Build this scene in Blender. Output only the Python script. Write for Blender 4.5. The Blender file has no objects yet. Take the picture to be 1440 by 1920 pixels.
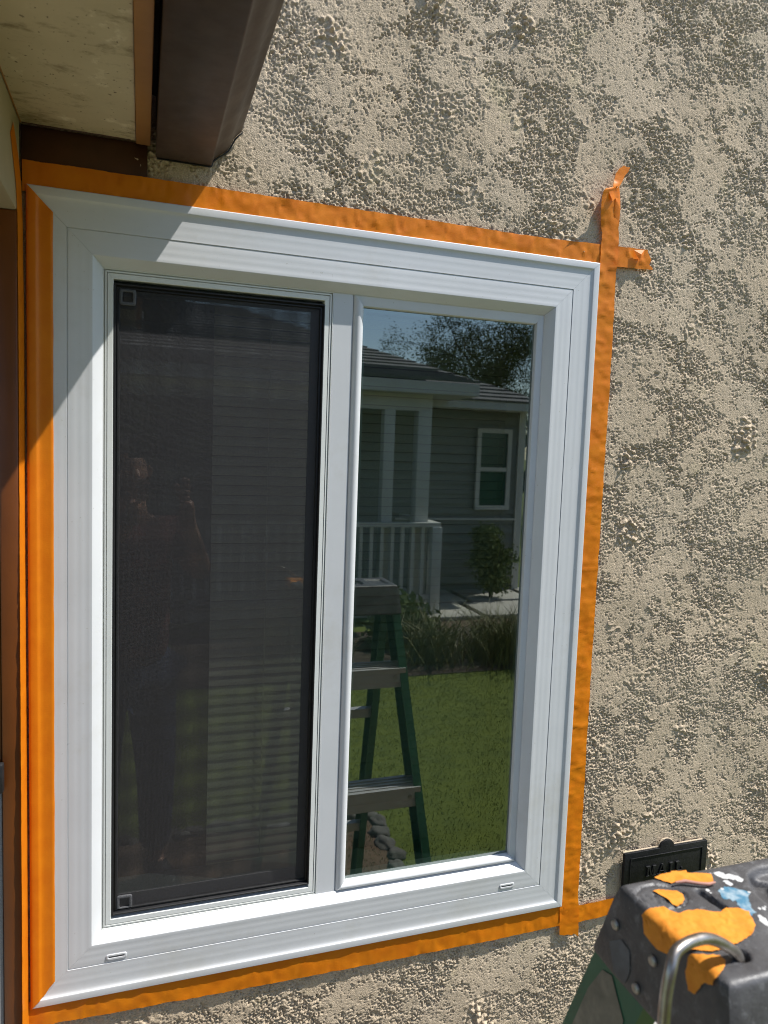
import bpy, bmesh, math, random
import numpy as np
from mathutils import Vector, Matrix, noise as mnoise

random.seed(7)
RNG = np.random.default_rng(11)
SC = bpy.context.scene
COL = SC.collection
Z0 = 1.5                       # height of the window's centre above the ground
EYE = (-0.32045, -1.16544, Z0 + 0.26526)

# ------------------------------------------------------------------ camera, sky, sun, exposure
camd = bpy.data.cameras.new('camera')
cam = bpy.data.objects.new('camera', camd)
COL.objects.link(cam)
right = Vector((0.94745325, -0.3178748, 0.03588818))
down = Vector((0.00706215, -0.09137587, -0.99579143))
fwd = Vector((0.31981631, 0.94371927, -0.08432948))
M4 = Matrix((right, -down, -fwd)).transposed().to_4x4()
M4.translation = Vector(EYE)
cam.matrix_world = M4
camd.sensor_fit = 'VERTICAL'
camd.sensor_height = 36.0
camd.lens = 25.27
camd.clip_start = 0.02
camd.clip_end = 500.0
camd.dof.use_dof = True
camd.dof.focus_distance = 1.36
camd.dof.aperture_fstop = 8.0
SC.camera = cam

SUN_TO = Vector((2.45, -1.0, 4.15)).normalized()      # from the scene towards the sun
world = bpy.data.worlds.new('World')
SC.world = world
world.use_nodes = True
wn = world.node_tree.nodes
wl = world.node_tree.links
wn.clear()
sky = wn.new('ShaderNodeTexSky')
sky.sky_type = 'NISHITA'
sky.sun_disc = False
sky.dust_density = 0.5
sky.ozone_density = 1.25
sky.sun_elevation = math.asin(SUN_TO.z)
sky.sun_rotation = math.atan2(SUN_TO.x, SUN_TO.y)
bg = wn.new('ShaderNodeBackground')
bg.inputs['Strength'].default_value = 0.11
wo = wn.new('ShaderNodeOutputWorld')
wl.new(sky.outputs[0], bg.inputs[0])
wl.new(bg.outputs[0], wo.inputs[0])

sund = bpy.data.lights.new('sun', 'SUN')
sund.energy = 4.4
sund.angle = math.radians(0.5)
sund.color = (1.0, 0.97, 0.92)
sun = bpy.data.objects.new('sun', sund)
COL.objects.link(sun)
sun.rotation_euler = (-SUN_TO).to_track_quat('-Z', 'Y').to_euler()
sun.location = (6, -4, 9)

SC.view_settings.view_transform = 'Standard'
SC.view_settings.look = 'None'
SC.view_settings.exposure = 0.66
SC.view_settings.gamma = 1.0
SC.view_settings.use_curve_mapping = False
SC.render.engine = 'CYCLES'
SC.cycles.use_denoising = True
SC.cycles.filter_width = 1.05
SC.cycles.max_bounces = 8
SC.cycles.transparent_max_bounces = 16

# ------------------------------------------------------------------ helpers
def link(o, parent=None):
    COL.objects.link(o)
    if parent is not None:
        o.parent = parent
    return o

def tag(o, label=None, cat=None, group=None, kind=None):
    if label: o['label'] = label
    if cat: o['category'] = cat
    if group: o['group'] = group
    if kind: o['kind'] = kind
    return o

def empty(name, loc, label, cat, group=None):
    o = bpy.data.objects.new(name, None)
    o.location = loc
    o.empty_display_size = 0.05
    COL.objects.link(o)
    return tag(o, label, cat, group)

class MB:
    def __init__(self):
        self.v = []; self.f = []
    def add(self, vs, fs):
        n = len(self.v)
        self.v += [tuple(p) for p in vs]
        self.f += [tuple(i + n for i in q) for q in fs]
        return self
    def box(self, x0, x1, y0, y1, z0, z1):
        vs = [(x, y, z) for z in (z0, z1) for y in (y0, y1) for x in (x0, x1)]
        fs = [(0, 2, 3, 1), (4, 5, 7, 6), (0, 1, 5, 4), (2, 6, 7, 3), (0, 4, 6, 2), (1, 3, 7, 5)]
        return self.add(vs, fs)
    def hexa(self, vs):        # eight corners in box order
        return self.add(vs, [(0, 2, 3, 1), (4, 5, 7, 6), (0, 1, 5, 4), (2, 6, 7, 3), (0, 4, 6, 2), (1, 3, 7, 5)])
    def prism(self, poly, d0, d1, axis='Y'):
        # poly in the two other axes, extruded from d0 to d1
        n = len(poly)
        def P(a, b, d):
            if axis == 'Y': return (a, d, b)
            if axis == 'X': return (d, a, b)
            return (a, b, d)
        vs = [P(a, b, d0) for a, b in poly] + [P(a, b, d1) for a, b in poly]
        fs = [tuple(range(n))[::-1], tuple(range(n, 2 * n))]
        fs += [(i, (i + 1) % n, n + (i + 1) % n, n + i) for i in range(n)]
        return self.add(vs, fs)
    def tube(self, pts, rads, seg=8, cap=True):
        pts = [Vector(p) for p in pts]
        if not hasattr(rads, '__len__'): rads = [rads] * len(pts)
        n0 = len(self.v)
        ref = None
        for i, p in enumerate(pts):
            t = (pts[min(i + 1, len(pts) - 1)] - pts[max(i - 1, 0)]).normalized()
            if ref is None:
                ref = t.orthogonal().normalized()
            a = (ref - t * ref.dot(t))
            a = a.normalized() if a.length > 1e-6 else t.orthogonal().normalized()
            ref = a
            b = t.cross(a)
            for k in range(seg):
                w = 2 * math.pi * k / seg
                self.v.append(tuple(p + (a * math.cos(w) + b * math.sin(w)) * rads[i]))
        for i in range(len(pts) - 1):
            for k in range(seg):
                k2 = (k + 1) % seg
                self.f.append((n0 + i * seg + k, n0 + i * seg + k2, n0 + (i + 1) * seg + k2, n0 + (i + 1) * seg + k))
        if cap:
            self.f.append(tuple(n0 + k for k in range(seg))[::-1])
            self.f.append(tuple(n0 + (len(pts) - 1) * seg + k for k in range(seg)))
        return self
    def build(self, name, mat, parent=None, smooth=None, bevel=0, seg=2):
        me = bpy.data.meshes.new(name)
        me.from_pydata(self.v, [], self.f)
        me.update()
        if True:
            bm = bmesh.new(); bm.from_mesh(me)
            bmesh.ops.recalc_face_normals(bm, faces=bm.faces)
            if bevel:
                bmesh.ops.bevel(bm, geom=list(bm.edges), offset=bevel, segments=seg, profile=0.5, affect='EDGES', clamp_overlap=True)
            bm.to_mesh(me); bm.free()
        if smooth is not None or bevel:
            me.polygons.foreach_set('use_smooth', [True] * len(me.polygons))
            me.set_sharp_from_angle(angle=math.radians(smooth if smooth else 35))
        if mat: me.materials.append(mat)
        o = bpy.data.objects.new(name, me)
        return link(o, parent)

def raw(name, v, f, mat, parent=None, smooth=False):
    me = bpy.data.meshes.new(name)
    me.from_pydata(v, [], f); me.update()
    if smooth: me.polygons.foreach_set('use_smooth', [True] * len(me.polygons))
    if mat: me.materials.append(mat)
    return link(bpy.data.objects.new(name, me), parent)

def npmesh(name, V, Q, mat, parent=None, smooth=True):
    V = np.asarray(V, np.float32); Q = np.asarray(Q, np.int32)
    me = bpy.data.meshes.new(name)
    k = Q.shape[1]
    me.vertices.add(len(V)); me.vertices.foreach_set('co', V.ravel())
    me.loops.add(Q.size); me.loops.foreach_set('vertex_index', Q.ravel())
    me.polygons.add(len(Q))
    me.polygons.foreach_set('loop_start', np.arange(0, Q.size, k, dtype=np.int32))
    try: me.polygons.foreach_set('loop_total', np.full(len(Q), k, np.int32))
    except Exception: pass
    if smooth: me.polygons.foreach_set('use_smooth', np.ones(len(Q), bool))
    me.update(calc_edges=True)
    if mat: me.materials.append(mat)
    return link(bpy.data.objects.new(name, me), parent)

# ------------------------------------------------------------------ materials
def nodes(name):
    m = bpy.data.materials.new(name); m.use_nodes = True
    nt = m.node_tree
    b = nt.nodes.get('Principled BSDF')
    return m, nt, b

def N(nt, t, **kw):
    n = nt.nodes.new(t)
    for k, v in kw.items():
        setattr(n, k, v)
    return n

def mixcol(nt, fac, a, b, blend='MIX'):
    m = N(nt, 'ShaderNodeMix', data_type='RGBA', blend_type=blend)
    for sock, val in ((m.inputs[0], fac), (m.inputs[6], a), (m.inputs[7], b)):
        if hasattr(val, 'is_output'): nt.links.new(val, sock)
        elif isinstance(val, (int, float)): sock.default_value = val
        else: sock.default_value = (*val, 1) if len(val) == 3 else val
    return m.outputs[2]

def coords(nt, scale=(1, 1, 1)):
    tc = N(nt, 'ShaderNodeTexCoord')
    mp = N(nt, 'ShaderNodeMapping')
    mp.inputs['Scale'].default_value = scale
    nt.links.new(tc.outputs['Object'], mp.inputs[0])
    return mp.outputs[0]

def noise(nt, vec, scale, detail=4, rough=0.6, lo=0.3, hi=0.7, dist=0.0):
    n = N(nt, 'ShaderNodeTexNoise')
    n.inputs['Scale'].default_value = scale
    n.inputs['Detail'].default_value = detail
    n.inputs['Roughness'].default_value = rough
    n.inputs['Distortion'].default_value = dist
    nt.links.new(vec, n.inputs['Vector'])
    r = N(nt, 'ShaderNodeMapRange')
    r.inputs[1].default_value = lo; r.inputs[2].default_value = hi
    nt.links.new(n.outputs[0], r.inputs[0])
    return r.outputs[0]

def bump(nt, b, h, strength, dist):
    bp = N(nt, 'ShaderNodeBump')
    bp.inputs['Strength'].default_value = strength
    bp.inputs['Distance'].default_value = dist
    nt.links.new(h, bp.inputs['Height'])
    nt.links.new(bp.outputs[0], b.inputs['Normal'])

def simple(name, c, c2=None, rough=0.5, metal=0.0, spec=0.5, ns=20, nb=0.0, nbs=200, scale=(1, 1, 1), lo=.3, hi=.7, rvar=0.0, detail=4):
    m, nt, b = nodes(name)
    b.inputs['Roughness'].default_value = rough
    b.inputs['Metallic'].default_value = metal
    b.inputs['Specular IOR Level'].default_value = spec
    v = coords(nt, scale)
    if c2 is not None:
        nt.links.new(mixcol(nt, noise(nt, v, ns, detail, lo=lo, hi=hi), c, c2), b.inputs['Base Color'])
    else:
        b.inputs['Base Color'].default_value = (*c, 1)
    if nb:
        bump(nt, b, noise(nt, v, nbs, 3, lo=.2, hi=.8), nb, 0.001)
    if rvar:
        r = N(nt, 'ShaderNodeMapRange')
        r.inputs[3].default_value = rough - rvar; r.inputs[4].default_value = rough + rvar
        nt.links.new(noise(nt, v, ns * 1.7, 5), r.inputs[0])
        nt.links.new(r.outputs[0], b.inputs['Roughness'])
    return m

M = {}
# white extruded vinyl: faint draw lines along the length are shape, here only specks of dust
def vinyl_mat():
    m, nt, b = nodes('white_vinyl')
    v = coords(nt)
    c = mixcol(nt, noise(nt, v, 7, 6, .65, .35, .7), (0.640, 0.650, 0.662), (0.596, 0.604, 0.614))
    c = mixcol(nt, noise(nt, coords(nt, (1, 1, 1)), 170, 2, .7, .715, .77), c, (0.47, 0.46, 0.43))
    c = mixcol(nt, noise(nt, v, 2.4, 7, .75, .54, .70), c, (0.56, 0.555, 0.53))
    nt.links.new(c, b.inputs['Base Color'])
    r = N(nt, 'ShaderNodeMapRange'); r.inputs[3].default_value = .27; r.inputs[4].default_value = .45
    nt.links.new(noise(nt, v, 12, 6), r.inputs[0]); nt.links.new(r.outputs[0], b.inputs['Roughness'])
    b.inputs['Specular IOR Level'].default_value = .45
    bump(nt, b, noise(nt, v, 45, 4, .5, .2, .8), .035, .001)
    return m
M['vinyl'] = vinyl_mat()
M['vinyl2'] = simple('cream_vinyl', (0.74, 0.75, 0.72), (0.70, 0.71, 0.68), rough=0.4, spec=0.4, ns=12)

def stucco_mat():
    m, nt, b = nodes('sand_stucco')
    v = coords(nt)
    big = noise(nt, v, 3.2, 4, 0.55, .38, .66)
    c = mixcol(nt, big, (0.635, 0.500, 0.350), (0.715, 0.580, 0.425))
    warm = noise(nt, v, 9.0, 5, 0.6, .60, .72)
    c = mixcol(nt, warm, c, (0.68, 0.565, 0.36))
    grain = noise(nt, v, 420, 2, 0.6, .3, .75)
    c = mixcol(nt, grain, c, (0.43, 0.35, 0.25))
    nt.links.new(c, b.inputs['Base Color'])
    b.inputs['Roughness'].default_value = 0.92
    b.inputs['Specular IOR Level'].default_value = 0.2
    bump(nt, b, noise(nt, v, 430, 3, 0.65, .25, .75), 0.8, 0.0012)
    return m
M['stucco'] = stucco_mat()

def tape_mat():
    m, nt, b = nodes('orange_crepe_paper')
    v = coords(nt)
    c = mixcol(nt, noise(nt, v, 30, 4, .6, .35, .7), (0.82, 0.252, 0.008), (0.74, 0.200, 0.006))
    nt.links.new(c, b.inputs['Base Color'])
    b.inputs['Roughness'].default_value = 0.40
    b.inputs['Specular IOR Level'].default_value = 0.35
    h1 = noise(nt, coords(nt, (1, 1, 3.2)), 260, 2, .5, .2, .8)
    bump(nt, b, h1, 0.16, 0.0006)
    tr = N(nt, 'ShaderNodeBsdfTranslucent')
    tr.inputs[0].default_value = (0.85, 0.30, 0.012, 1)
    mx = N(nt, 'ShaderNodeMixShader'); mx.inputs[0].default_value = 0.22
    nt.links.new(b.outputs[0], mx.inputs[1]); nt.links.new(tr.outputs[0], mx.inputs[2])
    nt.links.new(mx.outputs[0], nt.nodes['Material Output'].inputs[0])
    return m
M['tape'] = tape_mat()
M['tape_old'] = simple('faded_orange_tape', (0.74, 0.285, 0.035), (0.60, 0.205, 0.022), rough=0.62, spec=.2, ns=70, detail=8, nb=.35, nbs=140)
M['tape_back'] = simple('tape_back', (0.42, 0.20, 0.15), (0.34, 0.17, 0.13), rough=0.6, ns=120)

def glass_mat(name, base, gain, tint):
    m, nt, b = nodes(name)
    nt.nodes.remove(b)
    # Schlick reflectance, the same from either side of the sheet
    lw = N(nt, 'ShaderNodeLayerWeight'); lw.inputs[0].default_value = 0.5
    pw = N(nt, 'ShaderNodeMath', operation='POWER'); pw.inputs[1].default_value = 5.0
    nt.links.new(lw.outputs['Facing'], pw.inputs[0])
    ma = N(nt, 'ShaderNodeMath', operation='MULTIPLY_ADD', use_clamp=True)
    nt.links.new(pw.outputs[0], ma.inputs[0]); ma.inputs[1].default_value = gain * 0.95; ma.inputs[2].default_value = base + gain * 0.04
    g = N(nt, 'ShaderNodeBsdfGlossy'); g.inputs['Roughness'].default_value = 0.0
    g.inputs[0].default_value = (0.93, 1.0, 0.97, 1)
    t = N(nt, 'ShaderNodeBsdfTransparent'); t.inputs[0].default_value = (*tint, 1)
    mx = N(nt, 'ShaderNodeMixShader')
    nt.links.new(ma.outputs[0], mx.inputs[0]); nt.links.new(t.outputs[0], mx.inputs[1]); nt.links.new(g.outputs[0], mx.inputs[2])
    nt.links.new(mx.outputs[0], nt.nodes['Material Output'].inputs[0])
    return m
M['glass'] = glass_mat('coated_glass', 0.19, 1.0, (0.44, 0.52, 0.48))
M['glass_in'] = glass_mat('inner_glass', 0.015, 0.7, (0.66, 0.72, 0.69))
M['glass_left'] = glass_mat('sash_glass', 0.17, 0.8, (0.84, 0.86, 0.84))

def screen_mat():
    m, nt, b = nodes('screen_weave')
    tc = N(nt, 'ShaderNodeTexCoord')
    sp = N(nt, 'ShaderNodeSeparateXYZ'); nt.links.new(tc.outputs['Object'], sp.inputs[0])
    def wires(out, pitch, duty):
        a = N(nt, 'ShaderNodeMath', operation='MULTIPLY'); a.inputs[1].default_value = 1.0 / pitch
        nt.links.new(out, a.inputs[0])
        f = N(nt, 'ShaderNodeMath', operation='FRACT'); nt.links.new(a.outputs[0], f.inputs[0])
        l = N(nt, 'ShaderNodeMath', operation='LESS_THAN'); l.inputs[1].default_value = duty
        nt.links.new(f.outputs[0], l.inputs[0])
        return l.outputs[0]
    wx = wires(sp.outputs[0], 0.00127, 0.34); wz = wires(sp.outputs[2], 0.00139, 0.36)
    mx_ = N(nt, 'ShaderNodeMath', operation='MAXIMUM'); nt.links.new(wx, mx_.inputs[0]); nt.links.new(wz, mx_.inputs[1])
    v = coords(nt, (1, 1, 1))
    c = mixcol(nt, noise(nt, v, 330, 3, .7, .3, .7), (0.026, 0.025, 0.027), (0.062, 0.058, 0.059))
    nt.links.new(c, b.inputs['Base Color'])
    b.inputs['Roughness'].default_value = 0.5
    tr = N(nt, 'ShaderNodeBsdfTransparent')
    ms = N(nt, 'ShaderNodeMixShader')
    nt.links.new(mx_.outputs[0], ms.inputs[0]); nt.links.new(tr.outputs[0], ms.inputs[1]); nt.links.new(b.outputs[0], ms.inputs[2])
    nt.links.new(ms.outputs[0], nt.nodes['Material Output'].inputs[0])
    return m
M['screen'] = screen_mat()
M['black'] = simple('black_plastic', (0.010, 0.010, 0.011), (0.018, 0.018, 0.019), rough=0.45, ns=60)
M['tab'] = simple('pull_tab_mesh', (0.11, 0.11, 0.115), (0.06, 0.06, 0.065), rough=0.6, ns=500, nb=.4, nbs=700)
M['spacer'] = simple('spacer_metal', (0.20, 0.24, 0.23), rough=0.35, metal=0.6)
def soffit_mat():
    m, nt, b = nodes('beige_paint')
    v = coords(nt)
    c = mixcol(nt, noise(nt, v, 5, 7, .65, .35, .7), (0.66, 0.57, 0.385), (0.54, 0.46, 0.295))
    c = mixcol(nt, noise(nt, v, 22, 6, .7, .57, .66), c, (0.78, 0.70, 0.52))          # pale scuffs
    c = mixcol(nt, noise(nt, coords(nt, (1, 2.2, 1)), 13, 8, .75, .535, .66), c, (0.30, 0.24, 0.14))   # damp marks
    c = mixcol(nt, noise(nt, v, 150, 2, .6, .67, .72), c, (0.16, 0.12, 0.07))
    nt.links.new(c, b.inputs['Base Color'])
    b.inputs['Roughness'].default_value = .55; b.inputs['Specular IOR Level'].default_value = .3
    bump(nt, b, noise(nt, v, 45, 6, .6, .2, .8), .25, .001)
    return m
M['soffit'] = soffit_mat()
M['beam'] = simple('tan_paint', (0.50, 0.425, 0.28), (0.42, 0.355, 0.225), rough=0.55, spec=0.3, ns=6, nb=0.1, nbs=60)
M['fascia'] = simple('tan_brown_paint', (0.46, 0.225, 0.07), (0.36, 0.17, 0.055), rough=0.5, ns=14, nb=.15, nbs=80)
M['ledger'] = simple('dark_brown_paint', (0.075, 0.024, 0.006), (0.05, 0.016, 0.004), rough=0.5, ns=20, nb=.15, nbs=90)
M['casing'] = simple('red_brown_paint', (0.165, 0.046, 0.006), (0.12, 0.034, 0.005), rough=0.38, ns=8, nb=.06, nbs=60)
M['gutter'] = simple('brown_gutter_paint', (0.090, 0.061, 0.046), (0.055, 0.037, 0.029), rough=0.46, spec=0.3, ns=24, nb=.05, nbs=40, detail=8, rvar=.06)
M['grey_door'] = simple('grey_door_paint', (0.33, 0.32, 0.31), (0.29, 0.28, 0.27), rough=0.4)
M['iron'] = simple('black_cast_iron', (0.008, 0.008, 0.009), (0.016, 0.016, 0.017), rough=0.5, ns=90, nb=.35, nbs=260, spec=.22)
def cap_mat():
    m, nt, b = nodes('dark_grey_moulded_plastic')
    v = coords(nt)
    c = mixcol(nt, noise(nt, v, 30, 8, .65, .35, .7), (0.046, 0.044, 0.046), (0.092, 0.091, 0.094))
    c = mixcol(nt, noise(nt, v, 75, 8, .75, .55, .74), c, (0.19, 0.19, 0.195))                       # chalky dust
    c = mixcol(nt, noise(nt, coords(nt, (1, 5, 1)), 120, 4, .7, .66, .72), c, (0.17, 0.17, 0.175))   # scratches
    c = mixcol(nt, noise(nt, v, 420, 2, .6, .74, .78), c, (0.34, 0.34, 0.33))                        # paint dots
    nt.links.new(c, b.inputs['Base Color'])
    r = N(nt, 'ShaderNodeMapRange'); r.inputs[3].default_value = .34; r.inputs[4].default_value = .62
    nt.links.new(noise(nt, v, 40, 7), r.inputs[0]); nt.links.new(r.outputs[0], b.inputs['Roughness'])
    bump(nt, b, noise(nt, v, 330, 5, .6, .2, .8), .3, .001)
    return m
M['cap'] = cap_mat()
M['scuff'] = simple('worn_label_paper', (0.10, 0.115, 0.13), (0.06, 0.065, 0.07), rough=0.5, ns=60)
M['label'] = simple('rubbed_label', (0.24, 0.22, 0.17), (0.11, 0.105, 0.08), rough=0.6, ns=45, detail=8)
M['green'] = simple('green_fibreglass', (0.020, 0.125, 0.068), (0.014, 0.090, 0.050), rough=0.4, ns=30, nb=.1, nbs=160, scale=(1, 1, .2))
M['alu'] = simple('dull_aluminium', (0.50, 0.49, 0.48), (0.42, 0.41, 0.40), rough=0.42, metal=0.25, ns=30, rvar=.08)
M['steel'] = simple('bright_steel', (0.46, 0.43, 0.40), (0.28, 0.24, 0.20), rough=0.36, metal=1.0, ns=80, rvar=.08, detail=6)
M['rivet'] = simple('rivet_metal', (0.40, 0.38, 0.33), (0.30, 0.28, 0.25), rough=0.4, metal=0.7, ns=80)
M['paint_blue'] = simple('blue_paint', (0.065, 0.19, 0.29), (0.34, 0.42, 0.46), rough=0.4, ns=95, lo=.42, hi=.66, detail=5)
M['paint_white'] = simple('white_paint_splash', (0.70, 0.70, 0.68), (0.42, 0.42, 0.42), rough=0.5, ns=120)
M['slat'] = simple('blind_slat', (0.52, 0.475, 0.37), (0.47, 0.43, 0.335), rough=0.45, ns=10)
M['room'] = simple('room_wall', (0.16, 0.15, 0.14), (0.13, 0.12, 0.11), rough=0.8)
M['roomdark'] = simple('room_floor', (0.09, 0.06, 0.04), (0.06, 0.04, 0.03), rough=0.6)
# beyond, seen mirrored in the panes
M['siding'] = simple('grey_green_siding', (0.23, 0.235, 0.205), (0.20, 0.205, 0.18), rough=0.6, ns=8, scale=(.3, 1, 3))
M['housewhite'] = simple('white_house_paint', (0.60, 0.60, 0.565), (0.53, 0.53, 0.50), rough=0.5, ns=6)
M['shingle'] = simple('grey_shingle', (0.16, 0.155, 0.15), (0.09, 0.088, 0.088), rough=0.9, ns=7, nb=.6, nbs=60, scale=(.6, 1, 1), detail=8)
M['greenpane'] = simple('green_window_glass', (0.02, 0.09, 0.075), (0.015, 0.06, 0.05), rough=0.08, ns=3)
M['paver'] = simple('pale_concrete', (0.47, 0.44, 0.38), (0.40, 0.37, 0.32), rough=0.85, ns=12, nb=.3, nbs=90)
M['porch'] = simple('porch_concrete', (0.42, 0.39, 0.34), (0.36, 0.33, 0.28), rough=0.85, ns=10, nb=.3, nbs=90)
M['soil'] = simple('brown_soil', (0.14, 0.085, 0.05), (0.075, 0.048, 0.03), rough=0.95, ns=9, nb=.8, nbs=50, detail=8)
M['mulch'] = simple('dark_mulch', (0.06, 0.040, 0.026), (0.03, 0.021, 0.014), rough=0.95, ns=12, nb=.8, nbs=60, detail=8)
M['lawn'] = simple('lawn_turf', (0.105, 0.130, 0.008), (0.068, 0.092, 0.006), rough=0.9, ns=5, nb=.25, nbs=160, detail=8)
M['blade'] = simple('grass_blade', (0.120, 0.160, 0.009), (0.078, 0.115, 0.007), rough=0.6, ns=3)
M['dryblade'] = simple('ornamental_grass', (0.13, 0.15, 0.04), (0.20, 0.17, 0.07), rough=0.6, ns=5)
M['leaf'] = simple('spring_leaf', (0.100, 0.105, 0.022), (0.055, 0.065, 0.016), rough=0.6, ns=.6)
M['leaf2'] = simple('shrub_leaf', (0.20, 0.24, 0.085), (0.12, 0.16, 0.055), rough=0.55, ns=4)
M['bark'] = simple('dark_bark', (0.050, 0.040, 0.032), (0.030, 0.025, 0.02), rough=0.95, ns=14, scale=(3, 3, .6))
M['stone'] = simple('edging_stone', (0.13, 0.12, 0.105), (0.075, 0.07, 0.06), rough=0.9, ns=14, nb=.5, nbs=60)
M['skin'] = simple('skin', (0.42, 0.22, 0.15), (0.38, 0.19, 0.125), rough=0.5, ns=20)
M['shirt'] = simple('dark_red_shirt', (0.13, 0.035, 0.03), (0.09, 0.026, 0.024), rough=0.85, ns=15)
M['jeans'] = simple('blue_jeans', (0.035, 0.05, 0.10), (0.05, 0.07, 0.13), rough=0.85, ns=40)
M['hair'] = simple('dark_hair', (0.03, 0.022, 0.016), rough=0.5)

# ------------------------------------------------------------------ ground
def sheet(name, x0, x1, y0, y1, z, mat, kind='structure', parent=None):
    o = raw(name, [(x0, y0, z), (x1, y0, z), (x1, y1, z), (x0, y1, z)], [(0, 1, 2, 3)], mat, parent)
    if kind: tag(o, kind=kind)
    return o
sheet('ground', -250, 250, -300, 60, 0.0, M['lawn'])
sheet('soil_bed', -3.0, 0.72, -1.95, -0.02, 0.006, M['soil'])
sheet('planting_bed', -4.0, 6.5, -5.35, -3.95, 0.006, M['mulch'])
sheet('porch_floor', -6.0, -0.62, -1.95, 0.04, 0.10, M['porch'])

# ------------------------------------------------------------------ the stucco wall (true relief)
HX, HZ = 0.4784, 0.625                      # half size of the window casing
def band_noise(nz, nx, dx, wl_, wid, seed, aniso=(1, 1)):
    r = np.random.default_rng(seed)
    w = r.standard_normal((nz, nx))
    kz = np.fft.fftfreq(nz, dx)[:, None] * aniso[0]; kx = np.fft.rfftfreq(nx, dx)[None, :] * aniso[1]
    k = np.sqrt(kx * kx + kz * kz) + 1e-9
    F = np.exp(-(np.log(k * wl_) / wid) ** 2)
    out = np.fft.irfft2(np.fft.rfft2(w) * F, s=(nz, nx))
    return out / out.std()

def stucco_height(nz, nx, d):
    BN = lambda w_, wd, sd, an=(1, 1): band_noise(nz, nx, d, w_, wd, sd, an)
    g1, g2, g3, g4 = BN(0.0086, 0.42, 1), BN(0.0050, 0.32, 2), BN(0.022, 0.5, 3), BN(0.045, 0.5, 11)
    fine = BN(0.0040, 0.28, 6)
    # thrown dash: lumps with steep flanks and rounded tops over open pits
    r = 0.52 * g1 + 0.66 * g2 + 0.38 * g3 + 0.22 * g4
    r = np.where(r > 0, np.tanh(r * 0.9) * 1.15, r)
    # how hard the trowel pressed, in oblique strokes
    L = 0.75 * BN(0.34, 0.45, 15, (1.0, 0.8)) + 0.70 * BN(0.14, 0.45, 4, (0.8, 1.0)) + 0.50 * BN(0.058, 0.45, 5) + 0.32 * BN(0.026, 0.4, 13)
    L /= L.std()
    press = 1 / (1 + np.exp(-(L + 0.07) * 4.2))          # 0 rough .. 1 pressed
    lvl = 1.6 - 2.55 * press + 0.15 * BN(0.05, 0.5, 12)   # height at which the tops are cut
    k = 9.0
    cut = -np.logaddexp(-k * r, -k * lvl) / k
    flat = 1 / (1 + np.exp(-(r - lvl) * 6))
    h = cut - np.clip(lvl, -1.2, 1.2) * 0.70
    amp = 0.00185 * (0.62 + 0.38 * np.clip(BN(0.28, 0.5, 14) * .5 + .7, 0, 1.3))
    h = h * amp + (fine * 0.00012 + BN(0.016, 0.4, 21, (1.7, 0.6)) * 0.00010) * (0.4 + 0.6 * flat) + BN(0.30, 0.5, 7) * 0.0011
    # lips where a stroke ends, and a few thick clots
    e = np.exp(-((L - 0.55) / 0.08) ** 2) * np.clip(BN(0.07, 0.5, 8) - .5, 0, 3)
    h += e * 0.0011
    c = (BN(0.013, 0.45, 9) + .6 * BN(0.03, .5, 19)) * np.clip(BN(0.20, 0.6, 10) - 1.35, 0, 2)
    h += np.clip(c, -.3, 3) * 0.0024
    return h

wall = None
def build_wall():
    global wall, WALLH
    d = 0.00168
    xa, xb, za, zb = -0.488, 1.13, -1.10, 1.24
    nx = int((xb - xa) / d); nz = int((zb - za) / d)
    H = stucco_height(nz, nx, d)
    xs = xa + np.arange(nx) * d; zs = za + np.arange(nz) * d
    X, Z = np.meshgrid(xs, zs)
    Y = 0.010 - H
    V = np.stack([X, Y, Z + Z0], -1).reshape(-1, 3)
    idx = np.arange(nx * nz).reshape(nz, nx)
    Q = np.stack([idx[:-1, :-1], idx[:-1, 1:], idx[1:, 1:], idx[1:, :-1]], -1).reshape(-1, 4)
    cx = (X[:-1, :-1] + d / 2).ravel(); cz = (Z[:-1, :-1] + d / 2).ravel()
    keep = ~((np.abs(cx) < HX - 0.012) & (np.abs(cz) < HZ - 0.012))
    Q = Q[keep]
    used = np.zeros(len(V), bool); used[Q.ravel()] = True
    remap = np.cumsum(used) - 1
    wall = npmesh('stucco_wall', V[used], remap[Q], M['stucco'])
    tag(wall, 'sunlit tan stucco wall with rough dashed and troweled patches', 'wall')
    # plain continuation of the same wall outside the picture
    mb = MB()
    y0, y1 = 0.0100, 0.0104
    def q(x0, x1, z0, z1): mb.add([(x0, y0, z0 + Z0), (x1, y0, z0 + Z0), (x1, y0, z1 + Z0), (x0, y0, z1 + Z0)], [(0, 1, 2, 3)])
    xe, ze = xa + (nx - 1) * d, za + (nz - 1) * d
    q(xe, 5.0, -1.5, 2.2); q(xa, xe, -1.5, za); q(xa, xe, ze, 2.2)
    o = mb.build('wall_surface', M['stucco'], wall)
    # inner leaf with the window opening, so the wall has its thickness
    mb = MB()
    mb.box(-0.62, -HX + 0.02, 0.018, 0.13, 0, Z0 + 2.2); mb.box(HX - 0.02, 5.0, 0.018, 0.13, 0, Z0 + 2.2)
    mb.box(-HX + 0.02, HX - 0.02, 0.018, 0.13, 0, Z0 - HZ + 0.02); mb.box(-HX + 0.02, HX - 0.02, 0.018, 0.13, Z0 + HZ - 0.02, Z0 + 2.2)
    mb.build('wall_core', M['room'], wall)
    return H, (xa, za, d)
WH, WG = build_wall()
def wall_y(x, zr):
    i = min(max(int((zr - WG[1]) / WG[2]), 0), WH.shape[0] - 1); j = min(max(int((x - WG[0]) / WG[2]), 0), WH.shape[1] - 1)
    return 0.010 - WH[i, j]
def smooth_wall_y(x, zr, r=2):
    return min(wall_y(x + a * .002, zr + b * .002) for a in range(-r, r + 1) for b in range(-r, r + 1))

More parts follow.
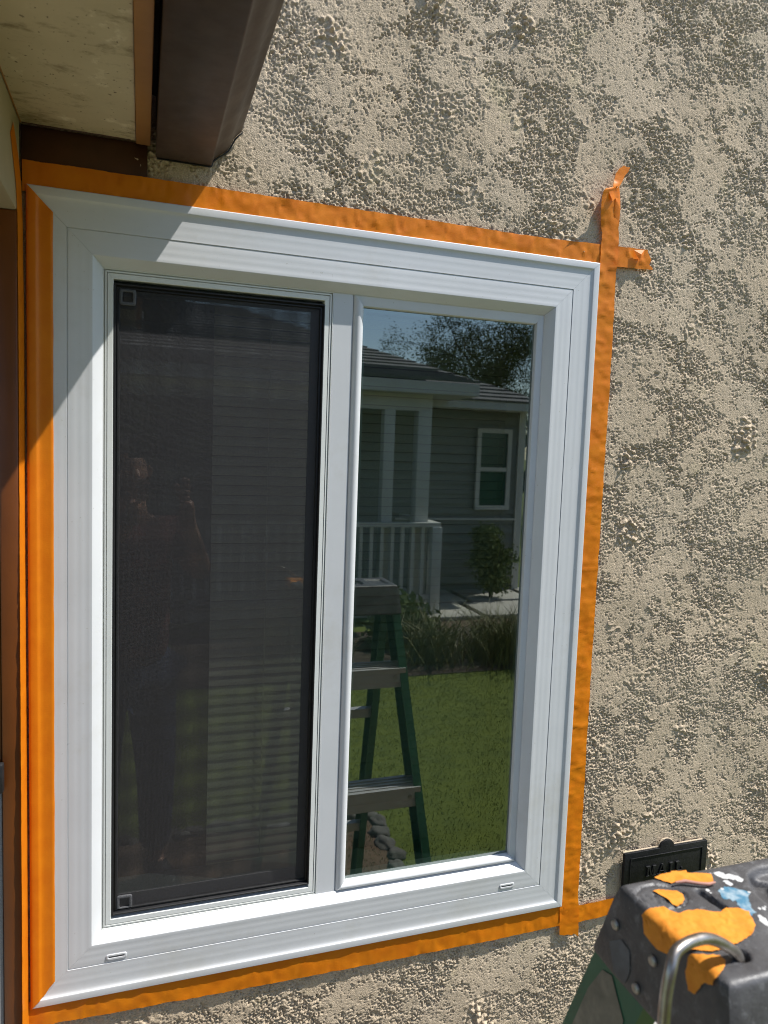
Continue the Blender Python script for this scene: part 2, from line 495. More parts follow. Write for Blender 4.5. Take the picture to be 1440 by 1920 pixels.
# ------------------------------------------------------------------ room behind the glass
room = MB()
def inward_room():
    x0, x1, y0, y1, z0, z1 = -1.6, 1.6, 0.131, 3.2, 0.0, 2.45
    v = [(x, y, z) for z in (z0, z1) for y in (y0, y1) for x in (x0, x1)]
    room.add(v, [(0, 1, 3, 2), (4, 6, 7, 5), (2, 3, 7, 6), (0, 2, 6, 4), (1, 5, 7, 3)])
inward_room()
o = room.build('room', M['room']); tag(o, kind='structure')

# ------------------------------------------------------------------ sliding window
win = empty('sliding_window', (0, 0, Z0 - HZ), 'white vinyl sliding window with dark insect screen on its left half', 'window')
def wp(o):     # parent to the window, keep world coordinates
    o.parent = win
    o.matrix_parent_inverse = Matrix.Translation((0, 0, -(Z0 - HZ)))
    return o

def sweep(x0, x1, z0, z1, prof, side, gap=0.00015, ns=1):
    """one mitred length of profile [(u inward, y)] on a side of a rectangle (heights relative to the window centre)"""
    mb = MB()
    rows = []
    for u, y in prof:
        if side == 'top': a, b = (x0 + u + gap, z1 - u), (x1 - u - gap, z1 - u)
        elif side == 'bottom': a, b = (x0 + u + gap, z0 + u), (x1 - u - gap, z0 + u)
        elif side == 'left': a, b = (x0 + u, z0 + u + gap), (x0 + u, z1 - u - gap)
        else: a, b = (x1 - u, z0 + u + gap), (x1 - u, z1 - u - gap)
        rows.append([(a[0] + (b[0] - a[0]) * t / ns, y, a[1] + (b[1] - a[1]) * t / ns + Z0) for t in range(ns + 1)])
    n = len(rows); k = ns + 1
    vs = [p for r in rows for p in r]
    fs = []
    for i in range(n - 1):
        for j in range(ns):
            fs.append((i * k + j, i * k + j + 1, (i + 1) * k + j + 1, (i + 1) * k + j))
    # closed back so that the length is a solid
    back = [(p[0], 0.024 if p[1] < 0.024 else p[1] + .002, p[2]) for p in (rows[0][0], rows[0][-1], rows[-1][-1], rows[-1][0])]
    m = len(vs)
    vs += back
    fs += [(0, ns, m + 1, m), ((n - 1) * k, (n - 1) * k + ns, m + 2, m + 3), (m, m + 1, m + 2, m + 3)]
    fs += [tuple([i * k for i in range(n)] + [m + 3, m]), tuple([i * k + ns for i in range(n)] + [m + 2, m + 1])]
    return mb.add(vs, fs)

# casing profile: outer lip, cove, two flats with a joint between, splayed reveal
LIP = [(0.0, 0.016), (0.0, 0.0012), (0.0012, 0.0002), (0.0035, 0.0), (0.0108, -0.0002), (0.0122, 0.0002), (0.0130, 0.0010),
       (0.0142, 0.0018), (0.0160, 0.0024), (0.0185, 0.0027)]
FLATA = [(0.0230, 0.00290), (0.0290, 0.0026), (0.0330, 0.00285), (0.0400, 0.0025), (0.0460, 0.0027), (0.0522, 0.0024)]
JOINT = [(0.0525, 0.0042), (0.0534, 0.0042), (0.0536, 0.0031)]
FLATB = [(0.0590, 0.0027), (0.0640, 0.00290), (0.0700, 0.0024), (0.0750, 0.00265), (0.0820, 0.0020), (0.0868, 0.0018)]
REVEAL = [(0.0876, 0.0020), (0.0884, 0.0028), (0.1002, 0.0150), (0.1014, 0.0180)]
PROF = LIP + FLATA + JOINT + FLATB + REVEAL
for s in ('top', 'right', 'bottom', 'left'):
    wp(sweep(-HX, HX, -HZ, HZ, PROF, s).build('casing_board', M['vinyl'], None, smooth=28))

# left bay: grooved track frame round the screen
LX0, LX1, BZ = -0.3772, -0.0213, 0.5238
TRACK = [(0.0, 0.0172), (0.0010, 0.0172), (0.0012, 0.0215), (0.0026, 0.0215), (0.0028, 0.0182), (0.0050, 0.0180), (0.0052, 0.0215), (0.0062, 0.0215),
         (0.0064, 0.0186), (0.0138, 0.0184), (0.0145, 0.0192), (0.0147, 0.030)]
for s in ('top', 'right', 'bottom', 'left'):
    wp(sweep(LX0, LX1, -BZ, BZ, TRACK, s).build('track_frame', M['vinyl2'], None, smooth=28))
# meeting stile
st = MB()
prof = [(-0.0213, 0.034), (-0.0213, 0.0185), (-0.0205, 0.0178), (0.0118, 0.0176), (0.0126, 0.0182), (0.0128, 0.0200), (0.0136, 0.0200), (0.0137, 0.034)]
st.prism([(a, b) for a, b in prof], Z0 - BZ, Z0 + BZ, 'Z')
wp(st.build('meeting_stile', M['vinyl'], None, smooth=30))
# fixed pane: rounded beads left and below, flat rails above and right
RX0, RX1 = 0.0138, 0.3772
def bead(w, proud):
    p = [(0.0, 0.0200)]
    for i in range(0, 11):
        t = i / 10
        p.append((w * (0.02 + 0.90 * t), 0.0195 - proud * math.sin(math.pi * min(1, t * 0.86 + .06)) ** 0.8))
    p += [(w * 0.97, 0.0225), (w, 0.0290)]
    return p
FLATR = [(0.0, 0.0186), (0.0118, 0.0190), (0.0128, 0.0196), (0.0136, 0.0215), (0.0138, 0.0290)]
wp(sweep(RX0, RX1, -BZ, BZ, bead(0.0188, 0.0060), 'left').build('glazing_bead', M['vinyl'], None, smooth=40))
wp(sweep(RX0, RX1, -BZ, BZ, bead(0.0138, 0.0075), 'bottom').build('glazing_bead', M['vinyl'], None, smooth=40))
wp(sweep(RX0, RX1, -BZ, BZ, [(u * 1.28, y) for u, y in FLATR], 'top').build('glazing_bead', M['vinyl'], None, smooth=30))
wp(sweep(RX0, RX1, -BZ, BZ, FLATR, 'right').build('glazing_bead', M['vinyl'], None, smooth=30))

def pane(name, x0, x1, z0, z1, y, mat, parent=None, tilt=0.0, yaw=0.0):
    dz = (z1 - z0) * tilt; dx = (x1 - x0) * yaw
    o = raw(name, [(x0, y, z0 + Z0), (x1, y + dx, z0 + Z0), (x1, y + dx + dz, z1 + Z0), (x0, y + dz, z1 + Z0)], [(0, 1, 2, 3)], mat)
    return wp(o) if parent is None else o
pane('glass_pane', 0.026, 0.372, -0.519, 0.519, 0.0275, M['glass'])
pane('glass_pane', 0.026, 0.372, -0.519, 0.519, 0.0430, M['glass_in'], tilt=0.0008, yaw=-0.0012)
sp = MB()
for (a, b, c, e) in ((0.024, 0.0385, -0.52, 0.52), (0.3560, 0.374, -0.52, 0.52)):
    sp.box(a, b, 0.0290, 0.0415, Z0 + c, Z0 + e)
sp.box(0.0385, 0.3560, 0.0290, 0.0415, Z0 + 0.500, Z0 + 0.52); sp.box(0.0385, 0.3560, 0.0290, 0.0415, Z0 - 0.52, Z0 - 0.503)
wp(sp.build('glass_spacer', M['spacer'], None))
# inner rails of the frame behind the panes
fr = MB()
for (a, b, c, e) in ((-0.40, -0.362, -0.55, 0.55), (0.366, 0.40, -0.55, 0.55), (-0.0345, 0.024, -0.55, 0.55)):
    fr.box(a, b, 0.046, 0.060 if b < .1 and a > -.1 else 0.128, Z0 + c, Z0 + e)
fr.box(-0.362, -0.0345, 0.046, 0.128, Z0 + 0.5045, Z0 + 0.55); fr.box(-0.362, -0.0345, 0.046, 0.128, Z0 - 0.55, Z0 - 0.5045)
fr.box(0.024, 0.366, 0.046, 0.128, Z0 + 0.512, Z0 + 0.55); fr.box(0.024, 0.366, 0.046, 0.128, Z0 - 0.55, Z0 - 0.516)
fr.box(-HX + .015, -0.40, 0.026, 0.128, Z0 - HZ + .015, Z0 + HZ - .015); fr.box(0.40, HX - .015, 0.026, 0.128, Z0 - HZ + .015, Z0 + HZ - .015)
fr.box(-0.40, 0.40, 0.026, 0.128, Z0 + .551, Z0 + HZ - .015); fr.box(-0.40, 0.40, 0.026, 0.128, Z0 - HZ + .015, Z0 - .551)
wp(fr.build('main_frame', M['spacer'], None))
# sliding sash behind the screen
sash = MB()
sash.box(-0.361, -0.0355, 0.0420, 0.0455, Z0 - 0.5035, Z0 - 0.4835)
sash.box(-0.361, -0.3535, 0.0420, 0.0455, Z0 - 0.4835, Z0 + 0.5035)
sash.box(-0.0530, -0.0355, 0.0420, 0.0455, Z0 - 0.4835, Z0 + 0.5035)
sash.box(-0.3535, -0.0530, 0.0420, 0.0455, Z0 + 0.497, Z0 + 0.5035)
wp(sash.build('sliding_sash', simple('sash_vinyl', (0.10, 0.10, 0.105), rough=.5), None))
pane('glass_pane', -0.3535, -0.0530, -0.4835, 0.497, 0.0445, M['glass_left'], yaw=0.004, tilt=-0.001)
# insect screen
scr = bpy.data.objects.new('insect_screen', None); COL.objects.link(scr); wp(scr)
SX0, SX1, SZ = -0.3622, -0.0343, 0.5036
def sp_(o):
    o.parent = scr; return o
SF = [(0.0, 0.0290), (0.0, 0.0190), (0.0006, 0.0184), (0.0022, 0.0184), (0.0027, 0.0192), (0.0030, 0.0252), (0.0046, 0.0252), (0.0049, 0.0240), (0.0066, 0.0240), (0.0070, 0.0252), (0.0078, 0.0285)]
for s in ('top', 'right', 'bottom', 'left'):
    sp_(sweep(SX0, SX1, -SZ, SZ, SF, s).build('screen_frame', M['black'], None, smooth=30))
sp_(raw('screen_mesh', [(SX0 + .0077, 0.0270, Z0 - SZ + .0077), (SX1 - .0077, 0.0270, Z0 - SZ + .0077), (SX1 - .0077, 0.0270, Z0 + SZ - .0077), (SX0 + .0077, 0.0270, Z0 + SZ - .0077)], [(0, 1, 2, 3)], M['screen']))
def rrect(cx, cz, w, h, r, n=5):
    P = []
    for (sx, sz, a0) in ((1, 1, 0), (-1, 1, 90), (-1, -1, 180), (1, -1, 270)):
        for i in range(n + 1):
            a = math.radians(a0 + 90 * i / n)
            P.append((cx + sx * (w / 2 - r) + r * math.cos(a), cz + sz * (h / 2 - r) + r * math.sin(a)))
    return P
def ring(outer, inner, yf, yb, name, mat, edge=0.0006):
    n = len(outer)
    def sh(P, k):
        cx = sum(p[0] for p in P) / n; cz = sum(p[1] for p in P) / n
        return [(p[0] + (cx - p[0]) * k, p[1] + (cz - p[1]) * k) for p in P]
    loops = [(outer, yb), (outer, yf + edge), (sh(outer, .06), yf), (sh(inner, -.10), yf), (inner, yf + edge), (inner, yb)]
    vs = [(a, y, b) for P, y in loops for a, b in P]
    fs = []
    for k in range(len(loops) - 1):
        for i in range(n):
            j = (i + 1) % n
            fs.append((k * n + i, k * n + j, (k + 1) * n + j, (k + 1) * n + i))
    return MB().add(vs, fs).build(name, mat, None, smooth=50)
for cz in (0.4855, -0.4880):
    sp_(ring(rrect(-0.3425, Z0 + cz, 0.0245, 0.0250, 0.004), rrect(-0.3425, Z0 + cz, 0.0150, 0.0150, 0.002), 0.0240, 0.0268, 'pull_tab', M['tab']))
# weep-hole covers on the lower casing board
for cx, cz in ((-0.3535, -0.5625), (0.3527, -0.5614)):
    wc = ring(rrect(cx, Z0 + cz, 0.0315, 0.0090, 0.0030), rrect(cx, Z0 + cz, 0.0235, 0.0030, 0.0012), 0.0014, 0.0034, 'weep_cover', M['vinyl'])
    wp(wc)
    b = MB().box(cx - 0.0122, cx + 0.0122, 0.0021, 0.0034, Z0 + cz - 0.0018, Z0 + cz + 0.0018).build('slot_back', M['tab'], wc)

# ------------------------------------------------------------------ blind in the room
blind = empty('window_blind', (0.09, 0.165, Z0 - 0.56), 'closed tan horizontal slat blind hanging behind the window panes', 'blind')
binv = Matrix.Translation((-0.09, -0.165, -(Z0 - 0.56)))
def bp_(o): o.parent = blind; o.matrix_parent_inverse = binv; return o
sl = MB()
pr = []
for i in range(6):
    t = i / 5 - .5
    pr.append((0.0046 * t - 0.0012 * (1 - (2 * t) ** 2), 0.0162 * t))
ptop = [(a, b) for a, b in pr]; pbot = [(a + .0007, b) for a, b in reversed(pr)]
sl.prism(ptop + pbot, -0.335, 0.335, 'X')
slat0 = sl.build('slat', M['slat'], None, smooth=40)
for k in range(64):
    s = slat0 if k == 0 else slat0.copy()
    if k: COL.objects.link(s)
    s.location = (0.135, 0.165, Z0 + 0.54 - k * 0.0178)
    s.rotation_euler = (math.radians(random.uniform(-2.5, 2.5)), 0, 0)
    bp_(s)
bp_(MB().box(-0.20, 0.47, 0.150, 0.182, Z0 + 0.553, Z0 + 0.59).build('head_rail', M['slat'], None, bevel=.002))
for x in (-0.1, 0.37):
    bp_(MB().tube([(x, 0.158, Z0 + 0.56), (x, 0.158, Z0 - 0.60)], 0.0009, 6).build('ladder_cord', M['slat'], None))

# ------------------------------------------------------------------ eave over the window
sof = MB().box(-0.486, -0.3325, -1.75, 0.0, Z0 + 0.7075, Z0 + 0.720).build('soffit_panel', M['soffit'])
tag(sof, 'beige painted soffit panel with stains, between tan beam and brown fascia', 'soffit')
fas = MB().box(-0.3318, -0.3115, -1.75, 0.002, Z0 + 0.7035, Z0 + 0.86).build('fascia_board', M['fascia'], bevel=.0015)
tag(fas, 'narrow tan brown fascia board edge beside the beige soffit', 'fascia')
gp = [(-0.3040, 0.86), (-0.3040, 0.6915), (-0.3025, 0.6900), (-0.2245, 0.6900), (-0.2228, 0.6908), (-0.2218, 0.6925)]
for t, x, z in ((0, -0.2205, .6975), (0, -0.2165, .7030), (0, -0.2110, .7075), (0, -0.2050, .7115), (0, -0.1995, .7165), (0, -0.1955, .7225), (0, -0.1925, .7290), (0, -0.1890, .7360), (0, -0.1840, .7420), (0, -0.1795, .7460)):
    gp.append((x, z))
gp += [(-0.1780, 0.7480), (-0.1776, 0.7600), (-0.1776, 0.7660), (-0.1870, 0.7680)]
gin = [(x + (0.0012 if x < -.28 else -0.0012), z + 0.0014) for x, z in reversed(gp)]
gut = empty('rain_gutter', (-0.25, 0.0, Z0 + 0.69), 'dark brown metal rain gutter running along the eave above the window', 'gutter')
gi = Matrix.Translation((0.25, 0, -(Z0 + 0.69)))
g = MB()
poly = gp + gin
n = len(gp)
ys = [0.003] + [0.0 - 0.05 * i for i in range(1, 36)]
vs = []
for y in ys:
    wob = 0.0008 * mnoise.noise(Vector((y * 4, 3.1, 0)))
    for (x, z) in gp: vs.append((x + wob, y, Z0 + z))
fs = []
for i in range(len(ys) - 1):
    for k in range(n - 1):
        fs.append((i * n + k, i * n + k + 1, (i + 1) * n + k + 1, (i + 1) * n + k))
g.add(vs, fs)
go = g.build('gutter_trough', M['gutter'], gut, smooth=45); go.matrix_parent_inverse = gi
e = MB().prism([(x, Z0 + z) for x, z in gp], 0.0030, 0.0038, 'Y').build('end_cap', M['gutter'], gut); e.matrix_parent_inverse = gi
# black line put in as the dark gap where the gutter meets the wall
sb = MB().tube([(x + (0.0012 if x > -.22 else 0), 0.0045, Z0 + z - 0.0012) for x, z in gp[2:-3]], [0.0013 + 0.0006 * mnoise.noise(Vector((i * .9, 0, 5))) for i in range(len(gp[2:-3]))], 6).build('gap_line', M['black'], gut, smooth=60); sb.matrix_parent_inverse = gi
ck_ = MB().tube([(-0.484 + i * .0085, -0.0012 + .0012 * mnoise.noise(Vector((i * .8, 1, 0))), Z0 + .7072 + .0008 * mnoise.noise(Vector((i * .6, 5, 0)))) for i in range(18)], [.0011 + .0008 * mnoise.noise(Vector((i * .7, 0, 3))) for i in range(18)], 5).build('paint_crack', M['ledger'], sof)
ck_ = MB().tube([(-0.4850, -0.002 - i * .1, Z0 + .7072) for i in range(17)], [.0010] * 17, 5).build('paint_crack', M['fascia'], sof)
led = MB().box(-0.486, -0.3155, 0.0050, 0.0178, Z0 + 0.630, Z0 + 0.7070).build('ledger_board', M['ledger'], bevel=.001)
tag(led, 'dark brown trim board on the wall under the beige soffit', 'trim board')
beam = MB().box(-0.66, -0.4865, -1.75, -0.001, Z0 + 0.5790, Z0 + 0.80).build('porch_beam', M['beam'], bevel=.003)
tag(beam, 'tan painted porch beam at the upper left beside the soffit', 'beam')
cs = MB().box(-0.5110, -0.4865, -0.0300, 0.0170, 0.0, Z0 + 0.5785).build('door_casing', M['casing'], bevel=.002)
tag(cs, 'dark red brown door casing in shade at the left picture edge', 'door casing')
door = empty('storm_door', (-0.95, 0.0, 0.1), 'grey storm door with black latch beyond the brown casing', 'door')
di = Matrix.Translation((0.95, 0, -0.1))
o = MB().box(-1.42, -0.5115, -0.0270, 0.0150, 0.11, Z0 - 0.256).build('door_panel', M['grey_door'], door, bevel=.002); o.matrix_parent_inverse = di
o = MB().box(-1.42, -0.5115, -0.0270, 0.0150, Z0 - 0.255, Z0 + 0.5785).build('upper_panel', M['casing'], door, bevel=.002); o.matrix_parent_inverse = di
o = MB().box(-0.545, -0.5075, -0.044, -0.0305, Z0 - 0.250, Z0 - 0.206).build('latch', M['black'], door, bevel=.003); o.matrix_parent_inverse = di
roof = MB().hexa([(-3.2, -1.8, Z0 + 1.62), (-0.27, -1.8, Z0 + 0.765), (-3.2, 0.0, Z0 + 1.62), (-0.27, 0.0, Z0 + 0.765),
                  (-3.2, -1.8, Z0 + 1.66), (-0.27, -1.8, Z0 + 0.80), (-3.2, 0.0, Z0 + 1.66), (-0.27, 0.0, Z0 + 0.80)]).build('porch_roof', M['shingle'])
tag(roof, 'shingled porch roof above the soffit and gutter', 'roof')

# ------------------------------------------------------------------ masking tape
def strip(name, secs, mat, label, step=0.0035, across=9, amp=0.0004, fit=False, jag=(0, 0), seed=0, crease=0.0, extra=None):
    """tape from cross sections [(left, right)] of 3-D points; wrinkled, with torn ends"""
    P = [(Vector(a), Vector(b)) for a, b in secs]
    rows = []
    for (a0, b0), (a1, b1) in zip(P[:-1], P[1:]):
        n = max(1, int(((a1 + b1) / 2 - (a0 + b0) / 2).length / step))
        for i in range(n): rows.append((a0.lerp(a1, i / n), b0.lerp(b1, i / n)))
    rows.append(P[-1])
    V = []
    L = len(rows)
    for i, (a, b) in enumerate(rows):
        ta = rows[min(i + 1, L - 1)]; tb = rows[max(i - 1, 0)]
        t = ((ta[0] + ta[1]) - (tb[0] + tb[1])).normalized()
        w = (b - a).normalized()
        nrm = t.cross(w).normalized()
        if nrm.y > 0: nrm = -nrm
        for k in range(across):
            p = a.lerp(b, k / (across - 1))
            if k in (0, across - 1): p = p + w * 0.0007 * (mnoise.noise(Vector((i * .21, k, seed + 4.4))) + .5 * mnoise.noise(Vector((i * .9, k, seed))))
            h = mnoise.noise(p * 38 + Vector((seed, 0, 0))) * amp * 1.2 + mnoise.noise(p * 95 + Vector((seed, 3, 0))) * amp * 0.8 + mnoise.noise(p * 230 + Vector((seed, 6, 0))) * amp * 0.25
            if crease:
                c = mnoise.noise(Vector((p.x * 38, p.z * 38, seed + 7.7)))
                h += crease * max(0, 1 - abs(c) * 9)
            if i == 0 and jag[0]: p = p + t * (-jag[0] * (0.5 + mnoise.noise(Vector((k * 1.7, seed, 1)))))
            if i == L - 1 and jag[1]: p = p + t * (jag[1] * (0.5 + mnoise.noise(Vector((k * 1.7, seed, 2)))))
            p = p + nrm * (h + amp * 0.6)
            if extra: p = extra(p, i / (L - 1), k / (across - 1))
            if fit: p.y = min(p.y, smooth_wall_y(p.x, p.z - Z0, 1) * 0.55 + p.y * 0.45 - 0.0004) if fit is True else p.y
            V.append(tuple(p))
    F = [(i * across + k, i * across + k + 1, (i + 1) * across + k + 1, (i + 1) * across + k) for i in range(L - 1) for k in range(across - 1)]
    o = raw(name, V, F, mat, smooth=True)
    return tag(o, label, 'tape', 'masking tape round the window')
def z(r): return Z0 + r
# along the top
strip('masking_tape', [((-0.484, 0.0040, z(.6155)), (-0.484, 0.0035, z(.6585))), ((-0.335, 0.0040, z(.6155)), (-0.335, 0.0035, z(.6585))), ((-0.20, 0.0052, z(.6158)), (-0.20, 0.0050, z(.6588))),
      ((0.0, 0.0055, z(.6160)), (0.0, 0.0052, z(.6582))), ((0.20, 0.0055, z(.6160)), (0.20, 0.0052, z(.6572))), ((0.36, 0.0055, z(.6155)), (0.36, 0.0052, z(.6565))),
      ((0.470, 0.0055, z(.6190)), (0.470, 0.0050, z(.6595))), ((0.530, 0.0062, z(.6250)), (0.530, 0.0055, z(.6610))), ((0.594, 0.0062, z(.6265)), (0.580, 0.0055, z(.6625)))],
      M['tape'], 'long orange masking tape strip along the top of the window', amp=0.0011, crease=0.0012, jag=(0, .007), seed=1, fit=True)
fold = raw('masking_tape', [(0.5500, 0.0008, z(.6570)), (0.5735, 0.0005, z(.6600)), (0.5700, -0.0012, z(.6470)), (0.5630, -0.0022, z(.6395)), (0.5555, -0.0010, z(.6470)), (0.5640, -0.0030, z(.6500))], [(0, 5, 1), (1, 5, 2), (2, 5, 3), (3, 5, 4), (4, 5, 0)], M['tape'])
tag(fold, 'small folded-over corner at the torn right end of the top tape', 'tape', 'masking tape round the window')
# down the right side, its upper end lifted off the wall and folded
strip('masking_tape', [((0.4790, 0.0048, z(-.683)), (0.5235, 0.0052, z(-.690))), ((0.4740, 0.0046, z(-.60)), (0.5168, 0.0050, z(-.60))), ((0.4730, 0.0046, z(-.20)), (0.5155, 0.0050, z(-.20))), ((0.4735, 0.0046, z(.20)), (0.5165, 0.0050, z(.20))),
      ((0.4745, 0.0046, z(.42)), (0.5178, 0.0050, z(.42))), ((0.4770, 0.0044, z(.58)), (0.5165, 0.0045, z(.58))), ((0.4792, 0.0040, z(.63)), (0.5160, 0.0040, z(.63))), ((0.4800, 0.0035, z(.680)), (0.5165, 0.0035, z(.680))),
      ((0.4771, 0.0030, z(.6915)), (0.5140, 0.0030, z(.6930))), ((0.4709, -0.0020, z(.7074)), (0.5124, 0.0020, z(.7170))), ((0.4652, -0.0100, z(.7231)), (0.5104, 0.0, z(.7391))), ((0.4613, -0.0170, z(.7391)), (0.5077, -0.0020, z(.7552))),
      ((0.4620, -0.0212, z(.7455)), (0.5046, -0.0050, z(.7617))), ((0.4665, -0.0205, z(.7505)), (0.5010, -0.0080, z(.7612))), ((0.4725, -0.0160, z(.7515)), (0.4985, -0.0070, z(.7580))), ((0.4790, -0.0125, z(.7450)), (0.4990, -0.0050, z(.7530))), ((0.4860, -0.0115, z(.7330)), (0.4995, -0.0040, z(.7440)))],
      M['tape'], 'orange masking tape strip down the right side of the window', amp=0.0010, crease=0.0011, jag=(.009, .002), seed=2, fit=False)
# torn tail of that strip stuck to the wall above
strip('masking_tape', [((0.5010, 0.0000, z(.715)), (0.5150, 0.0030, z(.700))), ((0.4990, -0.0050, z(.740)), (0.5135, -0.0005, z(.728))), ((0.4913, -0.0060, z(.7497)), (0.5119, 0.0005, z(.7453))), ((0.4928, -0.0040, z(.7647)), (0.5092, 0.0010, z(.7659))), ((0.4990, 0.0020, z(.7763)), (0.5147, 0.0020, z(.7740))),
      ((0.5015, 0.0030, z(.7885)), (0.5204, 0.0030, z(.7866))), ((0.5078, 0.0030, z(.7980)), (0.5279, 0.0030, z(.7954))), ((0.5167, 0.0030, z(.8045)), (0.5309, 0.0030, z(.8025)))],
      M['tape'], 'small curled orange tape tail above the right strip', step=.003, across=7, amp=0.0004, seed=5, jag=(0, .002))
# along the bottom
strip('masking_tape', [((-0.5080, -0.0020, z(-.6560)), (-0.5080, -0.0020, z(-.6200))) if False else ((-0.4830, 0.0045, z(-.6570)), (-0.4830, 0.0045, z(-.6150))), ((-0.33, 0.0048, z(-.6615)), (-0.33, 0.0048, z(-.6160))), ((-0.10, 0.0050, z(-.6660)), (-0.10, 0.0050, z(-.6170))),
      ((0.10, 0.0050, z(-.6680)), (0.10, 0.0050, z(-.6180))), ((0.32, 0.0050, z(-.6690)), (0.32, 0.0050, z(-.6190))), ((0.46, 0.0055, z(-.6685)), (0.46, 0.0055, z(-.6250))), ((0.52, 0.0060, z(-.6690)), (0.52, 0.0060, z(-.6340))),
      ((0.63, 0.0060, z(-.6660)), (0.63, 0.0060, z(-.6310))), ((0.70, 0.0060, z(-.6640)), (0.70, 0.0060, z(-.6300)))],
      M['tape'], 'orange masking tape strip along the bottom of the window', amp=0.0009, crease=0.0008, jag=(0, .005), seed=3, fit=True)
# over the left casing lip, following its moulding
TP = [(-0.0008, 0.0125), (-0.0008, 0.0010), (0.0010, -0.0006), (0.0035, -0.0009), (0.0108, -0.0011), (0.0124, -0.0006), (0.0142, 0.0006), (0.0165, 0.0014), (0.0200, 0.0018), (0.0260, 0.0018), (0.0300, 0.0018), (0.0338, 0.0017), (0.0342, 0.0022)]
nv = 220
V = []; F = []
for i in range(nv + 1):
    t = i / nv
    for k, (u, y) in enumerate(TP):
        lo, hi = -HZ + max(u, 0), HZ - max(u, 0)
        if u > 0.02: lo += 0.004; hi += 0.0
        zz = lo + (hi - lo) * t
        fold = 0.00035 * mnoise.noise(Vector((k * .45, zz * 9, 2))) + 0.00018 * mnoise.noise(Vector((k * 1.2, zz * 60, 4)))
        xx = -HX + u + (0.0006 * mnoise.noise(Vector((zz * 25, 9, 1))) if u > .033 else 0)
        if i == 0: zz += 0.002 * mnoise.noise(Vector((k * 1.3, 0, 8)))
        V.append((xx, y - abs(fold), Z0 + zz))
nk = len(TP)
for i in range(nv):
    for k in range(nk - 1):
        F.append((i * nk + k, i * nk + k + 1, (i + 1) * nk + k + 1, (i + 1) * nk + k))
o = raw('masking_tape', V, F, M['tape'], smooth=True)
tag(o, 'orange masking tape wrapped over the left window casing', 'tape', 'masking tape round the window')
# on the side of the door casing and up on to the beam
strip('masking_tape', [((-0.4855, -0.036, z(-.90)), (-0.4822, 0.0065, z(-.90))), ((-0.4855, -0.034, z(-.30)), (-0.4824, 0.0055, z(-.30))), ((-0.4856, -0.030, z(.20)), (-0.4830, 0.0050, z(.20))), ((-0.4856, -0.028, z(.44)), (-0.4826, 0.0035, z(.44))), ((-0.4857, -0.029, z(.575)), (-0.4838, 0.004, z(.575))),
      ((-0.4857, -0.040, z(.61)), (-0.4845, -0.004, z(.625))), ((-0.4857, -0.058, z(.635)), (-0.4852, -0.022, z(.655))), ((-0.4857, -0.080, z(.660)), (-0.4855, -0.058, z(.682)))],
      M['tape'], 'orange masking tape on the door casing, rising on to the beam', amp=0.0002, crease=0.0001, seed=4, across=7, jag=(0, .004))
strip('masking_tape', [((-0.5100, -0.0312, z(-.695)), (-0.5090, -0.0312, z(-.660))), ((-0.4868, -0.0312, z(-.690)), (-0.4868, -0.0312, z(-.657)))],
      M['tape'], 'short orange tape piece on the door casing below the window', amp=0.0003, seed=6, across=7, jag=(.003, 0))

# ------------------------------------------------------------------ mail slot
ms = empty('mail_slot', (0.725, 0.0, Z0 - 0.575), 'black cast iron mail slot plate with raised lettering on the stucco', 'mail slot')
mi = Matrix.Translation((-0.725, 0, -(Z0 - 0.575)))
def mp_(o): o.parent = ms; o.matrix_parent_inverse = mi; return o
mx0, mx1, mz0, mz1 = 0.6200, 0.8300, -0.6240, -0.5365
top = [(mx1, mz1)]
for i in range(13):
    a = math.pi * i / 12
    top.append((0.7245 + 0.0185 * math.cos(a), mz1 + 0.0005 + 0.0150 * math.sin(a)))
top.append((mx0, mz1))
outline = [(mx0, mz0), (mx1, mz0)] + top
mp_(MB().prism([(a, Z0 + b) for a, b in outline], -0.0015, 0.0060, 'Y').build('plate', M['iron'], None, bevel=.0012, seg=2))
def bar(x0, x1, z0, z1, y0=-0.0032, y1=-0.0010, nm='border', b=.0005): return mp_(MB().box(x0, x1, y0, y1, Z0 + z0, Z0 + z1).build(nm, M['iron'], None, bevel=b))
ix0, ix1, iz0, iz1 = 0.6335, 0.8165, -0.6130, -0.5480
bar(ix0, ix1, iz1 - .0018, iz1); bar(ix0, ix1, iz0, iz0 + .0018); bar(ix0, ix0 + .0018, iz0 + .0018, iz1 - .0018); bar(ix1 - .0018, ix1, iz0 + .0018, iz1 - .0018)
def letter(boxes, quads=()):
    m = MB()
    for (a, b, c, d_) in boxes: m.box(a, b, -0.0046, -0.0010, Z0 + c, Z0 + d_)
    for q in quads: m.prism([(x, Z0 + y) for x, y in q], -0.0044, -0.0010, 'Y')
    return mp_(m.build('letter', M['iron'], None, bevel=.0004, seg=1))
lb, lt = -0.5930, -0.5700
def serif(x, z_, w=.0075): return (x - w / 2, x + w / 2, z_, z_ + .0030)
x = 0.6740     # M
letter([(x + .0020, x + .0052, lb + .003, lt - .003), (x + .0168, x + .0215, lb + .003, lt - .003), serif(x + .0036, lb), serif(x + .0192, lb, .0085), serif(x + .0030, lt - .003, .008), serif(x + .0195, lt - .003, .0085)],
       [[(x + .0046, lt - .0002), (x + .0092, lt - .0002), (x + .0138, lb + .002), (x + .0105, lb + .002)], [(x + .0142, lb + .0035), (x + .0122, lb + .0035), (x + .0160, lt - .0004), (x + .0178, lt - .0004)]])
x = 0.7025     # A
